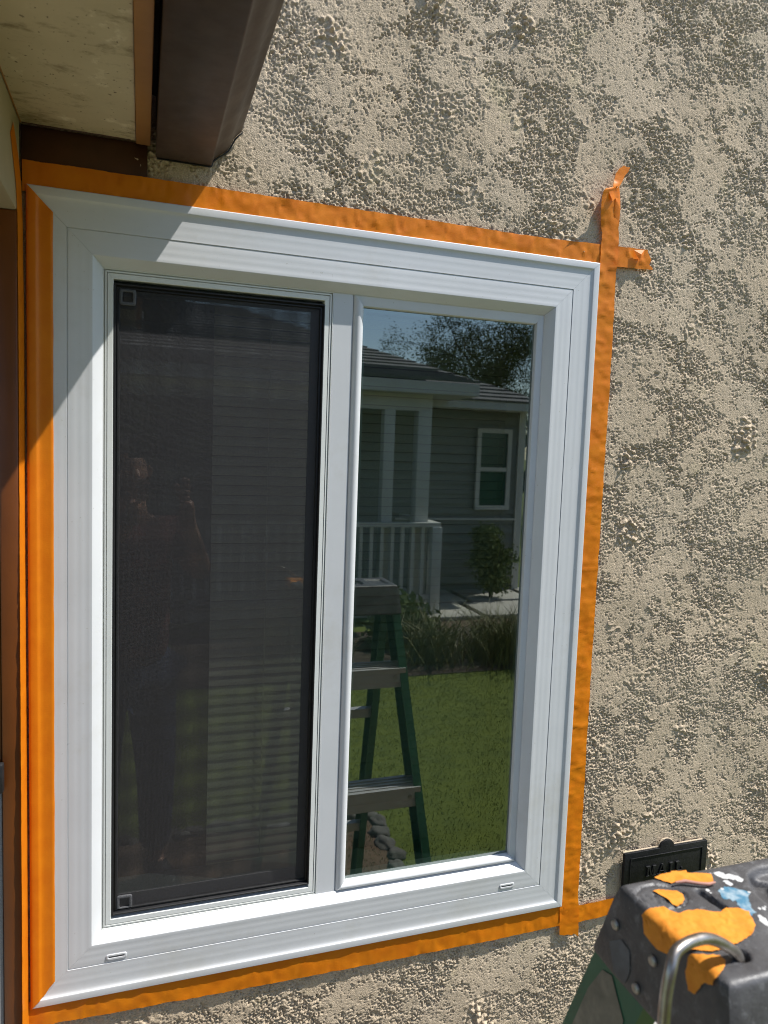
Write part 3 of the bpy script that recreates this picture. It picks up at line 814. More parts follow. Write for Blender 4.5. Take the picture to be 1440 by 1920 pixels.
letter([serif(x + .0030, lb, .008), serif(x + .0185, lb, .009), (x + .0065, x + .0150, lb + .0070, lb + .0092)],
       [[(x + .0020, lb + .0031), (x + .0045, lb + .0031), (x + .0112, lt - .001), (x + .0090, lt)], [(x + .0160, lb + .0031), (x + .0212, lb + .0031), (x + .0132, lt), (x + .0090, lt + .0003)]])
x = 0.7315     # I
letter([(x + .0020, x + .0068, lb + .003, lt - .003), serif(x + .0044, lb, .0092), serif(x + .0044, lt - .003, .0092)])
x = 0.7475     # L
letter([(x + .0020, x + .0066, lb + .003, lt - .003), (x, x + .0175, lb, lb + .0030), serif(x + .0043, lt - .003, .0088), (x + .0148, x + .0176, lb + .0031, lb + .0085)])
ck = MB().tube([(a + (.0012 if a > .8 else -.0012 if a < .65 else 0), 0.0042, Z0 + b_ + .0008) for a, b_ in [(mx1 - .012, mz1)] + top[1:-1] + [(mx0 + .06, mz1), (mx0 + .03, mz1), (mx0, mz1)]], [0.0018 + .0016 * mnoise.noise(Vector((i * 1.3, 0, 2))) for i in range(2 + len(top))], 7).build('paint_bead', M['stucco'], None, smooth=60); mp_(ck)
# flap joint
bar(0.645, 0.805, -0.6080, -0.6040, -0.0026, -0.0010, 'flap_edge')

# ------------------------------------------------------------------ step ladder
LADX0, LADX1 = 0.0824, 0.3675
lad = empty('step_ladder', (0.225, -0.72, 0.0), 'green fibreglass step ladder with paint-spotted dark grey top cap', 'ladder')
li = Matrix.Translation((-0.225, 0.72, 0))
def lp(o, par=None):
    o.parent = par or lad
    if par is None: o.matrix_parent_inverse = li
    return o
TZ = Z0 - 0.1093
TY0, TY1 = -0.7880, -0.6585        # near edge, wall edge of the top
R_ = 0.0070
def build_cap():
    dx = 0.0016
    nx = int((LADX1 - LADX0 - 2 * R_) / dx); ny = int((TY1 - TY0 - 2 * R_) / dx)
    xs = np.linspace(LADX0 + R_, LADX1 - R_, nx); ys_ = np.linspace(TY0 + R_, TY1 - R_, ny)
    X, Y = np.meshgrid(xs, ys_)
    Hh = np.zeros_like(X)
    def seg(p, q): 
        px, py = p; qx, qy = q
        t = np.clip(((X - px) * (qx - px) + (Y - py) * (qy - py)) / ((qx - px) ** 2 + (qy - py) ** 2), 0, 1)
        return np.hypot(X - (px + t * (qx - px)), Y - (py + t * (qy - py)))
    sm = lambda d_, w: 1 / (1 + np.exp((d_) / w))
    # long slot, hook hole, round tray with its ridge
    Hh -= 0.009 * sm(seg((0.1465, -0.689), (0.1500, -0.7200)) - 0.0030, .0005)
    Hh -= 0.016 * sm(np.hypot(X - 0.1165, Y + 0.7630) - 0.0062, .0006)
    rt = np.hypot(X - 0.2350, Y + 0.7160)
    Hh -= 0.007 * sm(rt - 0.0420, .0010)
    Hh += 0.0045 * np.exp(-((rt - 0.0260) / .0020) ** 2)
    Hh -= 0.010 * sm(seg((0.2120, -0.6840), (0.2330, -0.6930)) - 0.0032, .0006)
    Hh -= 0.005 * sm(np.maximum(np.abs(X - 0.322) - 0.024, np.abs(Y + 0.723) - 0.036), .0010)
    # oval emblem with strokes
    ox, oy, a, b_ = 0.1085, -0.6850, 0.0225, 0.0165
    ca, sa = math.cos(-0.05), math.sin(-0.05)
    u = ((X - ox) * ca + (Y - oy) * sa) / a; w = (-(X - ox) * sa + (Y - oy) * ca) / b_
    re = np.sqrt(u * u + w * w)
    Hh -= 0.0022 * np.exp(-((re - 1.0) / .055) ** 2)
    Hh -= 0.0014 * np.exp(-((re - 0.86) / .035) ** 2)
    for p, q in (((.095, -.678), (.100, -.692)), ((.100, -.692), (.104, -.681)), ((.104, -.681), (.109, -.693)), ((.109, -.693), (.113, -.679)), ((.1155, -.680), (.1165, -.692)), ((.1165, -.680), (.1215, -.681)), ((.1165, -.686), (.1205, -.6865))):
        Hh -= 0.0018 * sm(seg(p, q) - 0.0007, .0003)
    Z = TZ + Hh + 0.0005 * (np.sin(X * 40) * np.cos(Y * 55))
    V = list(map(tuple, np.stack([X, Y, Z], -1).reshape(-1, 3)))
    idx = np.arange(nx * ny).reshape(ny, nx)
    F = [tuple(q) for q in np.stack([idx[:-1, :-1], idx[:-1, 1:], idx[1:, 1:], idx[1:, :-1]], -1).reshape(-1, 4)]
    # rim loop, then rounded shoulders and flared skirt
    loop = list(idx[0, :]) + list(idx[1:, -1]) + list(idx[-1, -2::-1]) + list(idx[-2:0:-1, 0])
    base = [V[i] for i in loop]
    prev = loop
    cx, cy = (LADX0 + LADX1) / 2, (TY0 + TY1) / 2
    def outdir(p):
        dx_ = 0; dy_ = 0
        if abs(p[0] - (LADX0 + R_)) < 1e-6: dx_ = -1
        if abs(p[0] - (LADX1 - R_)) < 1e-6: dx_ = 1
        if abs(p[1] - (TY0 + R_)) < 1e-6: dy_ = -1
        if abs(p[1] - (TY1 - R_)) < 1e-6: dy_ = 1
        n_ = 1.18 if dx_ and dy_ else 1
        return dx_ / n_, dy_ / n_
    dirs = [outdir(p) for p in base]
    steps = [(R_ * math.sin(a_), -R_ * (1 - math.cos(a_))) for a_ in (0.35, 0.7, 1.05, 1.4)] + [(R_ + .0035, -0.018), (R_ + .0112, -0.050), (R_ + .0175, -0.0745), (R_ + .0160, -0.0775)]
    for off, dz in steps:
        cur = []
        for p, (ux, uy) in zip(base, dirs):
            fx = 0.35 if dz < -.008 else 1
            ex = off if dz > -.008 else R_ + (off - R_) * fx
            oy_ = off if (uy < 0 or dz > -.008) else R_ + (off - R_) * 1.55
            cur.append(len(V)); V.append((p[0] + ux * ex, p[1] + uy * oy_, TZ + dz + 0))
        m_ = len(cur)
        for i in range(m_):
            j = (i + 1) % m_
            F.append((prev[i], prev[j], cur[j], cur[i]))
        prev = cur
    F.append(tuple(prev))
    mb = MB(); mb.v = V; mb.f = F
    return lp(mb.build('top_cap', M['cap'], None, smooth=50))
cap = build_cap()
def side_x(zr):           # x of the cap's left face at a height relative to the window centre
    dz = (Z0 + zr) - TZ
    if dz > -0.007: return LADX0 + 0.001
    t = (-dz - 0.018) / 0.0565
    return LADX0 - 0.0014 - max(-.15, t) * 0.0048
for ry, rz in ((-0.6646, -0.1440), (-0.7135, -0.1425), (-0.6995, -0.1765)):
    xx = side_x(rz)
    c = (xx - .0004, ry, Z0 + rz)
    rv = MB()
    n_ = 14
    loops = [(0.0046, 0.0), (0.0046, -0.0010), (0.0038, -0.0021), (0.0020, -0.0027)]
    vs = [(c[0] + dxx, c[1] + r_ * math.cos(2 * math.pi * i / n_), c[2] + r_ * math.sin(2 * math.pi * i / n_)) for r_, dxx in loops for i in range(n_)]
    fs = [(k * n_ + i, k * n_ + (i + 1) % n_, (k + 1) * n_ + (i + 1) % n_, (k + 1) * n_ + i) for k in range(3) for i in range(n_)] + [tuple(range(3 * n_, 4 * n_))]
    lp(rv.add(vs, fs).build('rivet', M['rivet'], None, smooth=60), cap)
def side_patch(name, poly, mat, par, off=.0006, sub=4):
    vs = [(side_x(b) - off, a, Z0 + b) for a, b in poly]
    o = raw(name, vs, [tuple(range(len(vs)))], mat)
    return o
o = side_patch('worn_sticker', [(-.6596, -.1625), (-.6734, -.1515), (-.6857, -.1533), (-.6895, -.1698), (-.6855, -.1832), (-.6703, -.1835)], M['scuff'], cap); lp(o, cap)

def cap_h(x_, y_):        # height of the cap top under tape and paint
    return TZ + 0.0005 * (math.sin(x_ * 40) * math.cos(y_ * 55))
def top_patch(name, poly, mat, lift=0.0007, amp=0.0004, res=0.0018, seed=0, rag=0.0006, label=None, cat=None, group=None):
    """irregular flake lying on the cap, folding over its left edge"""
    xs_ = [p[0] for p in poly]; ys__ = [p[1] for p in poly]
    bm = bmesh.new()
    vs = [bm.verts.new((a, b, 0)) for a, b in poly]
    f = bm.faces.new(vs)
    bmesh.ops.triangulate(bm, faces=[f])
    for it in range(6):
        long_ = [e_ for e_ in bm.edges if e_.calc_length() > res * 1.8]
        if not long_: break
        bmesh.ops.subdivide_edges(bm, edges=long_, cuts=1)
        bmesh.ops.triangulate(bm, faces=bm.faces[:])
    edge_x = LADX0 + 0.0055
    for v_ in bm.verts:
        if v_.is_boundary:
            q_ = v_.co * 420 + Vector((seed * 3.1, 0, 0)); q2 = v_.co * 1100
            v_.co.x += rag * (mnoise.noise(q_) + .6 * mnoise.noise(q2)); v_.co.y += rag * (mnoise.noise(q_ + Vector((9, 4, 0))) + .6 * mnoise.noise(q2 + Vector((3, 8, 0))))
        x_, y_ = v_.co.x, v_.co.y
        h = lift * .55 + rag * 1.1 * max(0, 1 - 7 * abs(mnoise.noise(Vector((x_ * 75, y_ * 75, seed + 9))))) * (1 if lift > .0006 else 0) + amp * (mnoise.noise(Vector((x_ * 120, y_ * 120, seed))) + .6 * mnoise.noise(Vector((x_ * 300, y_ * 300, seed + 3))))
        if x_ >= edge_x:
            # rounded shoulder on the near edge too
            zz = cap_h(x_, y_)
            if y_ < TY0 + R_:
                t = min(1, (TY0 + R_ - y_) / R_); zz -= R_ * (1 - math.sqrt(max(0, 1 - t * t)))
            v_.co = (x_, y_, zz + h)
        else:
            s = edge_x - x_                   # arc length past the edge
            if s < 0.012:
                a_ = s / 0.012 * 1.35
                v_.co = (edge_x - 0.0075 * math.sin(a_) - h * math.sin(a_), y_, cap_h(edge_x, y_) - 0.0085 * (1 - math.cos(a_)) + h * math.cos(a_))
            else:
                zr = (TZ - 0.0068 - (s - 0.012)) - Z0
                v_.co = (side_x(zr) - h - .0004, y_, Z0 + zr)
    bmesh.ops.recalc_face_normals(bm, faces=bm.faces)
    me = bpy.data.meshes.new(name); bm.to_mesh(me); bm.free()
    me.polygons.foreach_set('use_smooth', [True] * len(me.polygons))
    me.materials.append(mat)
    o = link(bpy.data.objects.new(name, me))
    if label: tag(o, label, cat, group)
    return o
G = 'tape scraps on the ladder cap'
top_patch('tape_scrap', [(.1191, -.6625), (.1300, -.6590), (.1398, -.6600), (.1400, -.6585), (.1559, -.6610), (.154, -.6645), (.1741, -.6718), (.1690, -.6800), (.1652, -.6843), (.1500, -.6800), (.1392, -.6721), (.1290, -.6735)], M['tape_old'], .0022, .0006, label='orange tape scrap at the back of the ladder cap, nearest the mail slot', cat='tape scrap', group=G, seed=1)
rl = MB().tube([(.1305, -.6760, TZ + .0030), (.1400, -.6775, TZ + .0034), (.1500, -.6830, TZ + .0030), (.1580, -.6865, TZ + .0032), (.1655, -.6855, TZ + .0030)], [.0008, .0017, .0014, .0015, .0009], 9).build('tape_roll', M['tape_back'], None, smooth=60)
tag(rl, 'rolled brownish tape edge lying on the ladder cap by the back scrap', 'tape scrap', G)
top_patch('tape_scrap', [(.1053, -.6777), (.1124, -.6767), (.1190, -.6800), (.126, -.6833), (.1276, -.6886), (.1240, -.6950), (.1173, -.6998), (.1112, -.7015), (.1088, -.6974), (.1105, -.6910), (.1080, -.6840)], M['tape_old'], .0016, .0004, label='small orange tape scrap covering half of the oval emblem', cat='tape scrap', group=G, seed=2)
top_patch('tape_scrap', [(.0640, -.7000), (.0745, -.6960), (.0840, -.6970), (.0997, -.6983), (.1005, -.7040), (.1063, -.7101), (.1150, -.7085), (.1237, -.7094), (.1330, -.7150), (.1415, -.7177), (.1500, -.7150), (.1581, -.7167), (.1646, -.7241), (.1610, -.7310), (.1566, -.7390), (.1445, -.7481), (.1300, -.7520), (.1153, -.7556), (.0960, -.7560), (.0830, -.7480), (.0760, -.7430), (.0660, -.7300), (.0610, -.7150)], M['tape_old'], .0016, .0007, label='largest orange tape scrap, folded over the ladder cap edge', cat='tape scrap', group=G, seed=3)
top_patch('tape_scrap', [(.1004, -.7600), (.1000, -.7660), (.0930, -.7720), (.0840, -.7760), (.0740, -.7745), (.0700, -.7660), (.0560, -.7600), (.0540, -.7530), (.0660, -.7480), (.0800, -.7500), (.0880, -.7560)], M['tape_old'], .0011, .0005, label='pointed orange tape scrap under the steel hook', cat='tape scrap', group=G, seed=4)
def splash(pts, mat, nm, s=0):
    o = top_patch(nm, pts, mat, .0003, .00015, seed=s, rag=.0022 if nm == 'paint_smear' else .0003); lp(o, cap)
splash([(.1614, -.6931), (.1690, -.6900), (.1761, -.6910), (.1850, -.6980), (.188, -.7028), (.1800, -.7080), (.1731, -.7175), (.1714, -.7260), (.1638, -.7283), (.1610, -.7230), (.1627, -.7150), (.1660, -.7090), (.1587, -.7030)], M['paint_blue'], 'paint_smear', 1)
splash([(.1757, -.6680), (.1830, -.6690), (.1888, -.6740), (.1960, -.6790), (.198, -.6856), (.1930, -.6880), (.1858, -.6820), (.1810, -.6800), (.1785, -.6740)], M['paint_white'], 'paint_smear', 2)
splash([(.1770, -.6830), (.1810, -.6830), (.1840, -.6880), (.1800, -.6910), (.1765, -.6880)], M['paint_white'], 'paint_smear', 3)
splash([(.1690, -.7290), (.1730, -.7290), (.1710, -.7400), (.1660, -.7440), (.1655, -.7370)], M['paint_white'], 'paint_smear', 4)
rs = random.Random(5)
for k in range(26):
    x_, y_ = rs.uniform(.145, .20), rs.uniform(-.765, -.675)
    if math.hypot(x_ - .235, y_ + .716) < .046 or (x_ < .168 and -.757 < y_ < -.70): continue
    r_ = rs.uniform(.0006, .0018)
    splash([(x_ + r_ * rs.uniform(.6, 1.5) * math.cos(a_), y_ + r_ * rs.uniform(.6, 1.5) * math.sin(a_)) for a_ in [i * 2 * math.pi / 7 for i in range(7)]], M['paint_white'], 'paint_drop', k)
# wall-facing oval badge
bd = MB()
cxo, czo, yo = 0.2650, TZ - 0.0400, TY1 + 0.0085
for (ra, rb, th) in ((0.046, 0.020, 0.0017), (0.039, 0.0150, 0.0010)):
    bd.tube([(cxo + ra * math.cos(t), yo + 0.30 * (TZ - 0.040 - (czo + rb * math.sin(t))) , czo + rb * math.sin(t)) for t in [i * 2 * math.pi / 32 for i in range(33)]], th, 6)
for p, q in (((-.018, .008), (-.010, -.008)), ((-.010, -.008), (-.003, .006)), ((-.003, .006), (.004, -.008)), ((.004, -.008), (.012, .008))):
    bd.tube([(cxo + p[0], yo - .3 * p[1], czo + p[1]), (cxo + q[0], yo - .3 * q[1], czo + q[1])], .0014, 6)
lp(bd.build('oval_badge', M['tab'], None, smooth=60), cap)
# rails: C channels, front pair towards the wall, rear pair towards the viewer
def rail(xa, flare, y_top, slope, w, nm='rail', th=0.004, fl=0.022, zt=TZ - 0.060, sgn=1):
    mb = MB()
    def sec(zz):
        dz = zt - zz
        x_ = xa + flare * dz
        yc = y_top + slope * dz
        # web (faces sideways) with two flanges turned inwards
        P = [(0, -w / 2), (fl * sgn, -w / 2), (fl * sgn, -w / 2 + th), (th * sgn, -w / 2 + th), (th * sgn, w / 2 - th), (fl * sgn, w / 2 - th), (fl * sgn, w / 2), (0, w / 2)]
        return [(x_ + a, yc + b, zz) for a, b in P]
    A, B = sec(zt), sec(0.02)
    n_ = 8
    mb.add(A + B, [(i, (i + 1) % n_, n_ + (i + 1) % n_, n_ + i) for i in range(n_)] + [(0, 1, 2, 3), (0, 3, 4, 7), (4, 5, 6, 7), (8, 9, 10, 11), (8, 11, 12, 15), (12, 13, 14, 15)])
    o = lp(mb.build(nm, M['green'], None))
    xb, yb = xa + flare * (zt - .02), y_top + slope * (zt - .02)
    ft = MB().box(xb - .004 if sgn > 0 else xb - fl - .004, xb + fl + .004 if sgn > 0 else xb + .004, yb - w / 2 - .004, yb + w / 2 + .004, 0.007, 0.045).build('rubber_foot', M['black'], None, bevel=.003)
    lp(ft, o)
    return o
FR_S, RR_S = 0.36, -0.30
FLARE = 0.052
fl_rail = rail(LADX0 + 0.0015, -FLARE, -0.6760, FR_S, 0.070, sgn=1)
rail(LADX1 - 0.0015, FLARE, -0.6760, FR_S, 0.070, sgn=-1)
rail(LADX0 + 0.0060, -FLARE * .8, -0.7420, RR_S, 0.058, sgn=1)
rail(LADX1 - 0.0060, FLARE * .8, -0.7420, RR_S, 0.058, sgn=-1)
# rubbed label on the near side of the front left rail
def rail_pt(s, drop, off=.0008):
    zz = TZ - 0.060 - drop
    return (LADX0 + 0.0015 - FLARE * drop - off, -0.6760 + FR_S * drop + s, zz)
pl = [(.018, .030), (.006, .026), (-.010, .040), (-.024, .052), (-.030, .075), (-.030, .26), (.022, .27), (.024, .06)]
o = raw('worn_label', [rail_pt(a, b) for a, b in pl], [tuple(range(len(pl)))], M['label']); lp(o, fl_rail)
for k, zt in enumerate((TZ - 0.215, TZ - 0.505, TZ - 0.795, TZ - 1.085)):
    dz = TZ - 0.060 - zt
    y_ = -0.6760 + FR_S * dz
    x0_, x1_ = LADX0 - FLARE * dz + .006, LADX1 + FLARE * dz - .006
    stp = MB().box(x0_, x1_, y_ - 0.036, y_ + 0.040, zt - .004, zt).box(x0_, x1_, y_ + .036, y_ + .040, zt - .052, zt - .0041).box(x0_, x1_, y_ - .036, y_ - .032, zt - .040, zt - .0041)
    for i in range(4): stp.box(x0_ + .002, x1_ - .002, y_ - .026 + i * .016, y_ - .020 + i * .016, zt + .0001, zt + .0022)
    so = lp(stp.build('step', M['alu'], None))
    for sx in (x0_ + .03, x1_ - .03, (x0_ + x1_) / 2 - .05):
        b = MB().tube([(sx, y_ + .0401, zt - .024), (sx, y_ + .0430, zt - .024)], .006, 10).build('bolt', M['rivet'], None); lp(b, so)
for zt in (TZ - 0.42, TZ - 0.86):
    dz = TZ - 0.060 - zt; y_ = -0.7420 + RR_S * dz
    lp(MB().box(LADX0 - FLARE * .8 * dz + .006, LADX1 + FLARE * .8 * dz - .006, y_ - .012, y_ + .012, zt - .028, zt).build('rear_brace', M['alu'], None))

# steel hook standing in the cap's hole
hk = []
hook_pts = [(.1135, -.7655, -.1250), (.1127, -.766, -.1095), (.1042, -.767, -.1000), (.0867, -.770, -.0880), (.0740, -.772, -.0820), (.0631, -.774, -.0795), (.0500, -.777, -.0785), (.0391, -.780, -.0810), (.0325, -.784, -.0895), (.0284, -.786, -.1056), (.0262, -.788, -.1242), (.0245, -.790, -.1400), (.0215, -.792, -.1900), (.0190, -.793, -.2600)]
def catmull(P, n=6):
    P = [Vector(p) for p in P]; out = []
    Q = [P[0]] + P + [P[-1]]
    for i in range(1, len(Q) - 2):
        for k in range(n):
            t = k / n
            out.append(0.5 * ((2 * Q[i]) + (-Q[i - 1] + Q[i + 1]) * t + (2 * Q[i - 1] - 5 * Q[i] + 4 * Q[i + 1] - Q[i + 2]) * t * t + (-Q[i - 1] + 3 * Q[i] - 3 * Q[i + 1] + Q[i + 2]) * t ** 3))
    out.append(P[-1]); return out
o = MB().tube([(p.x, p.y, p.z + Z0) for p in catmull(hook_pts)], 0.0042, 14).build('steel_hook', M['steel'], None, smooth=60)
tag(o, 'bent bright steel rod hook hanging from the hole in the ladder cap', 'hook')

# ------------------------------------------------------------------ what the panes mirror: the garden and the house across it
def blades(name, n, xr, yr, hr, w, mat, seed, lean=.35, kind='stuff', label=None, cat=None, center=None):
    r = np.random.default_rng(seed)
    if center is None:
        x_ = r.uniform(*xr, n); y_ = r.uniform(*yr, n)
    else:
        x_ = r.normal(center[0], xr, n); y_ = r.normal(center[1], yr, n)
    h = r.uniform(*hr, n); a = r.uniform(0, 2 * np.pi, n); b = r.uniform(0, 2 * np.pi, n); l = r.uniform(.2, 1, n) * lean * h
    dx, dy = np.cos(a) * w / 2, np.sin(a) * w / 2
    z0 = np.full(n, 0.004)
    P = [np.stack([x_ - dx, y_ - dy, z0], 1), np.stack([x_ + dx, y_ + dy, z0], 1),
         np.stack([x_ + dx * .8 + np.cos(b) * l * .35, y_ + dy * .8 + np.sin(b) * l * .35, h * .6], 1), np.stack([x_ - dx * .8 + np.cos(b) * l * .35, y_ - dy * .8 + np.sin(b) * l * .35, h * .6], 1),
         np.stack([x_ + np.cos(b) * l, y_ + np.sin(b) * l, h], 1)]
    V = np.stack(P, 1).reshape(-1, 3)
    F = []
    for i in range(n):
        k = i * 5; F.append((k, k + 1, k + 2, k + 3)); F.append((k + 3, k + 2, k + 4))
    o = raw(name, V.tolist(), F, mat)
    if kind: tag(o, kind=kind)
    if label: tag(o, label, cat)
    return o
blades('lawn_grass', 60000, (0.3, 4.4), (-3.95, -1.3), (.008, .020), .0032, M['blade'], 1)

def leaf_cloud(n, fn, size, seed):
    r = random.Random(seed); V = []; F = []
    for i in range(n):
        p, nrm = fn(r)
        a = Vector((r.gauss(0, 1), r.gauss(0, 1), r.gauss(0, 1))).normalized()
        b = a.orthogonal().normalized(); s = size * r.uniform(.6, 1.3)
        k = len(V)
        V += [tuple(p - a * s), tuple(p + b * s * .45), tuple(p + a * s), tuple(p - b * s * .45)]
        F.append((k, k + 1, k + 2, k + 3))
    return V, F

def shrub(x_, y_, rx, rz, label, n, size, seed, mat, base=0.0):
    root = empty('shrub', (x_, y_, base), label, 'shrub')
    cl = [(Vector((random.Random(seed + i).gauss(0, .28) * rx, random.Random(seed + i + 50).gauss(0, .28) * rx, rz * (0.25 + .7 * random.Random(seed + i + 99).random()))), rx * random.Random(seed + i + 7).uniform(.45, .75)) for i in range(18)]
    def fn(r):
        c, rad = r.choice(cl)
        d_ = Vector((r.gauss(0, 1), r.gauss(0, 1), r.gauss(0, 1))).normalized()
        p = c + d_ * rad * (r.random() ** .6) * r.uniform(.7, 1.15)
        p.z = max(0.02, p.z)
        return p, d_
    V, F = leaf_cloud(n, fn, size, seed)
    raw('foliage', V, F, mat, root)
    st_ = MB()
    r = random.Random(seed)
    for i in range(7):
        a = r.uniform(0, 6.28)
        st_.tube([(0, 0, 0), (math.cos(a) * rx * .25, math.sin(a) * rx * .25, rz * .4), (math.cos(a) * rx * .5, math.sin(a) * rx * .5, rz * .8)], [.012, .008, .004], 5)
    st_.build('stem', M['bark'], root)
    return root
shrub(3.70, -6.50, 0.30, 0.86, 'tall loose green shrub against the grey siding across the lawn', 6000, .028, 21, M['leaf2'])
shrub(1.95, -4.85, 0.36, 0.34, 'low leafy plant in the bed across the lawn', 2600, .04, 31, M['leaf2'])
shrub(-0.6, -4.70, 0.5, 0.55, 'rounded shrub in the bed left of the low leafy plant', 2600, .045, 41, M['leaf2'])
for gx, gy, gn, gs, gl in ((2.72, -4.25, 1100, .17, 'arching ornamental grass clump at the far lawn edge, nearest the pavers'), (2.05, -4.30, 500, .12, 'small ornamental grass clump beside the low leafy plant'), (0.9, -4.35, 800, .16, 'ornamental grass clump in the bed facing the ladder')):
    og = empty('ornamental_grass', (gx, gy, 0), gl, 'grass clump', 'grass clumps along the far bed')
    b_ = blades('leaf_blades', gn, gs, gs, (.18, .48), .009, M['dryblade'], int(gx * 10), lean=1.2, kind=None, center=(0, 0)); b_.parent = og
# path of pale slabs in front of the house
path = sheet('garden_path', 2.0, 7.0, -6.95, -5.36, 0.004, M['soil'])
pv = None
for i in range(5):
    for j in range(2):
        xa, ya = 2.35 + i * 0.86 + j * .18, -6.05 - j * 0.76
        if pv is None:
            pv = MB().box(-.39, .39, -.33, .33, 0, .045).build('paver', M['paver'], path, bevel=.008); s = pv
        else:
            s = pv.copy(); COL.objects.link(s)
        s.location = (xa + .4, ya + .1, .004); s.rotation_euler = (0, 0, random.uniform(-.02, .02))
# stones edging the soil bed
se = empty('stone_edging', (0.62, -1.9, 0), 'row of rough edging stones between soil bed and lawn', 'edging')
for k in range(26):
    bm = bmesh.new(); bmesh.ops.create_icosphere(bm, subdivisions=3, radius=1)
    for v_ in bm.verts:
        q_ = v_.co + Vector((k * 3.1, 0, 0))
        v_.co *= 1 + .55 * mnoise.noise(q_ * 1.1) + .25 * mnoise.noise(q_ * 2.6)
        v_.co.x *= .040 + .022 * ((k * 7) % 5) / 4; v_.co.y *= .032 + .012 * ((k * 3) % 4) / 3; v_.co.z *= .022
    me = bpy.data.meshes.new('stone'); bm.to_mesh(me); bm.free(); me.polygons.foreach_set('use_smooth', [True] * len(me.polygons)); me.materials.append(M['stone'])
    s = link(bpy.data.objects.new('stone', me), se)
    s.location = (0.12 - k * .10, -.06 + random.uniform(-.02, .02), .010) if k < 12 else (.12 + random.uniform(-.02, .02), .02 + (k - 12) * .095, .010)
    s.rotation_euler = (0, 0, (0 if k < 12 else 1.57) + random.uniform(-.5, .5))

# neighbour house
HY = -6.98
house = empty('neighbour_house', (0, HY, 0), 'grey sided house with white porch posts and hip roof across the lawn', 'house')
hi = Matrix.Translation((0, -HY, 0))
def hp(o, par=None):
    o.parent = par or house
    if par is None: o.matrix_parent_inverse = hi
    return o
HXR, HXL, HEAVE = 4.32, -7.5, Z0 + 0.825
hp(MB().box(HXL, HXR - .03, HY - 6.0, HY - .04, 0.0, HEAVE).build('house_wall', M['siding'], None))
brd = MB()
brd.add([(HXL, HY - .038, 0), (HXR - .09, HY - .038, 0), (HXL, HY + .002, 0), (HXR - .09, HY + .002, 0), (HXL, HY - .038, .126), (HXR - .09, HY - .038, .126), (HXL, HY - .022, .126), (HXR - .09, HY - .022, .126)],
        [(0, 2, 3, 1), (4, 5, 7, 6), (0, 1, 5, 4), (2, 6, 7, 3), (0, 4, 6, 2), (1, 3, 7, 5)])
bo = brd.build('siding_board', M['siding'], None)
for k in range(18):
    s = bo if k == 0 else bo.copy()
    if k: COL.objects.link(s)
    s.location = (0, 0, 0.14 + k * .1255); hp(s)
hp(MB().box(HXR - .088, HXR + .01, HY - .05, HY + .012, 0, HEAVE).build('corner_board', M['housewhite'], None))
hp(MB().box(2.60, HXR - .09, HY + .003, HY + .020, Z0 - .56, Z0 - .535).build('trim_strip', M['housewhite'], None))
hp(MB().box(HXL, 4.40, HY - .02, HY + .42, HEAVE - .01, HEAVE + .01).build('eave_soffit', M['housewhite'], None))
hp(MB().box(HXL, 4.40, HY + .42, HY + .45, HEAVE - .02, HEAVE + .075).build('fascia', M['housewhite'], None))
def courses(name, quad, n, mat):
    """roof plane built of stepped shingle courses: quad = eave left, eave right, ridge right, ridge left"""
    el, er, rr_, rl_ = [Vector(q) for q in quad]
    mb = MB()
    nn = (er - el).cross(rl_ - el).normalized()
    if nn.z < 0: nn = -nn
    for i in range(n):
        t0, t1 = i / n, (i + 1) / n + .004
        a, b = el.lerp(rl_, t0), er.lerp(rr_, t0); c, d_ = er.lerp(rr_, min(t1, 1)), el.lerp(rl_, min(t1, 1))
        mb.add([a + nn * .026, b + nn * .026, c + nn * .006, d_ + nn * .006, a, b], [(0, 1, 2, 3), (0, 1, 5, 4)])
    return hp(mb.build(name, mat, None))
ez = HEAVE + .07
E1, E2 = (HXL, HY + .46, ez), (4.42, HY + .46, ez)
RR_, RL_ = (1.02, HY - 2.94, Z0 + 2.32), (HXL, HY - 2.94, Z0 + 2.32)
courses('roof', (E1, E2, RR_, RL_), 26, M['shingle'])
courses('roof', ((4.42, HY + .46, ez), (4.42, HY - 6.3, ez), RR_, RR_), 26, M['shingle'])
hp(MB().tube([(0.25, HY - 1.9, ez + .9), (0.25, HY - 1.9, ez + 1.65)], .045, 10).build('vent_pipe', M['black'], None))
# porch in front
PY = -5.98
pr_roof = courses('porch_roof', ((-4, PY + .25, Z0 + 1.01), (3.05, PY + .25, Z0 + 1.01), (3.05, HY - .4, Z0 + 1.32), (-4, HY - .4, Z0 + 1.32)), 10, M['shingle'])
hp(MB().box(-4, 3.05, PY + .22, PY + .25, Z0 + .875, Z0 + 1.00).build('fascia', M['housewhite'], None))
hp(MB().box(-4, 3.05, HY + .46, PY + .219, Z0 + .872, Z0 + .89).build('porch_ceiling', M['housewhite'], None))
hp(MB().box(-4, 2.60, PY - .06, PY + .06, Z0 + .70, Z0 + .871).build('porch_beam', M['housewhite'], None))
for px_, w in ((2.52, .075), (2.13, .06), (-1.2, .075)):
    hp(MB().box(px_ - w, px_ + w, PY - w, PY + w, 0.0, Z0 + .70).build('porch_post', M['housewhite'], None, bevel=.006))
hp(MB().box(-4, 2.70, HY + .03, PY + .05, 0.0, .13).build('porch_deck', M['paver'], None))
rlg = hp(MB().box(-4, 2.71, PY + .09, PY + .17, Z0 - .52, Z0 - .475).box(-4, 2.69, PY + .115, PY + .145, .20, .25).box(2.62, 2.72, HY + .1, PY + .10, Z0 - .518, Z0 - .477).build('railing', M['housewhite'], None))
hp(MB().box(2.61, 2.72, PY + .07, PY + .19, 0.0, Z0 - .521).build('newel_post', M['housewhite'], None, bevel=.005))
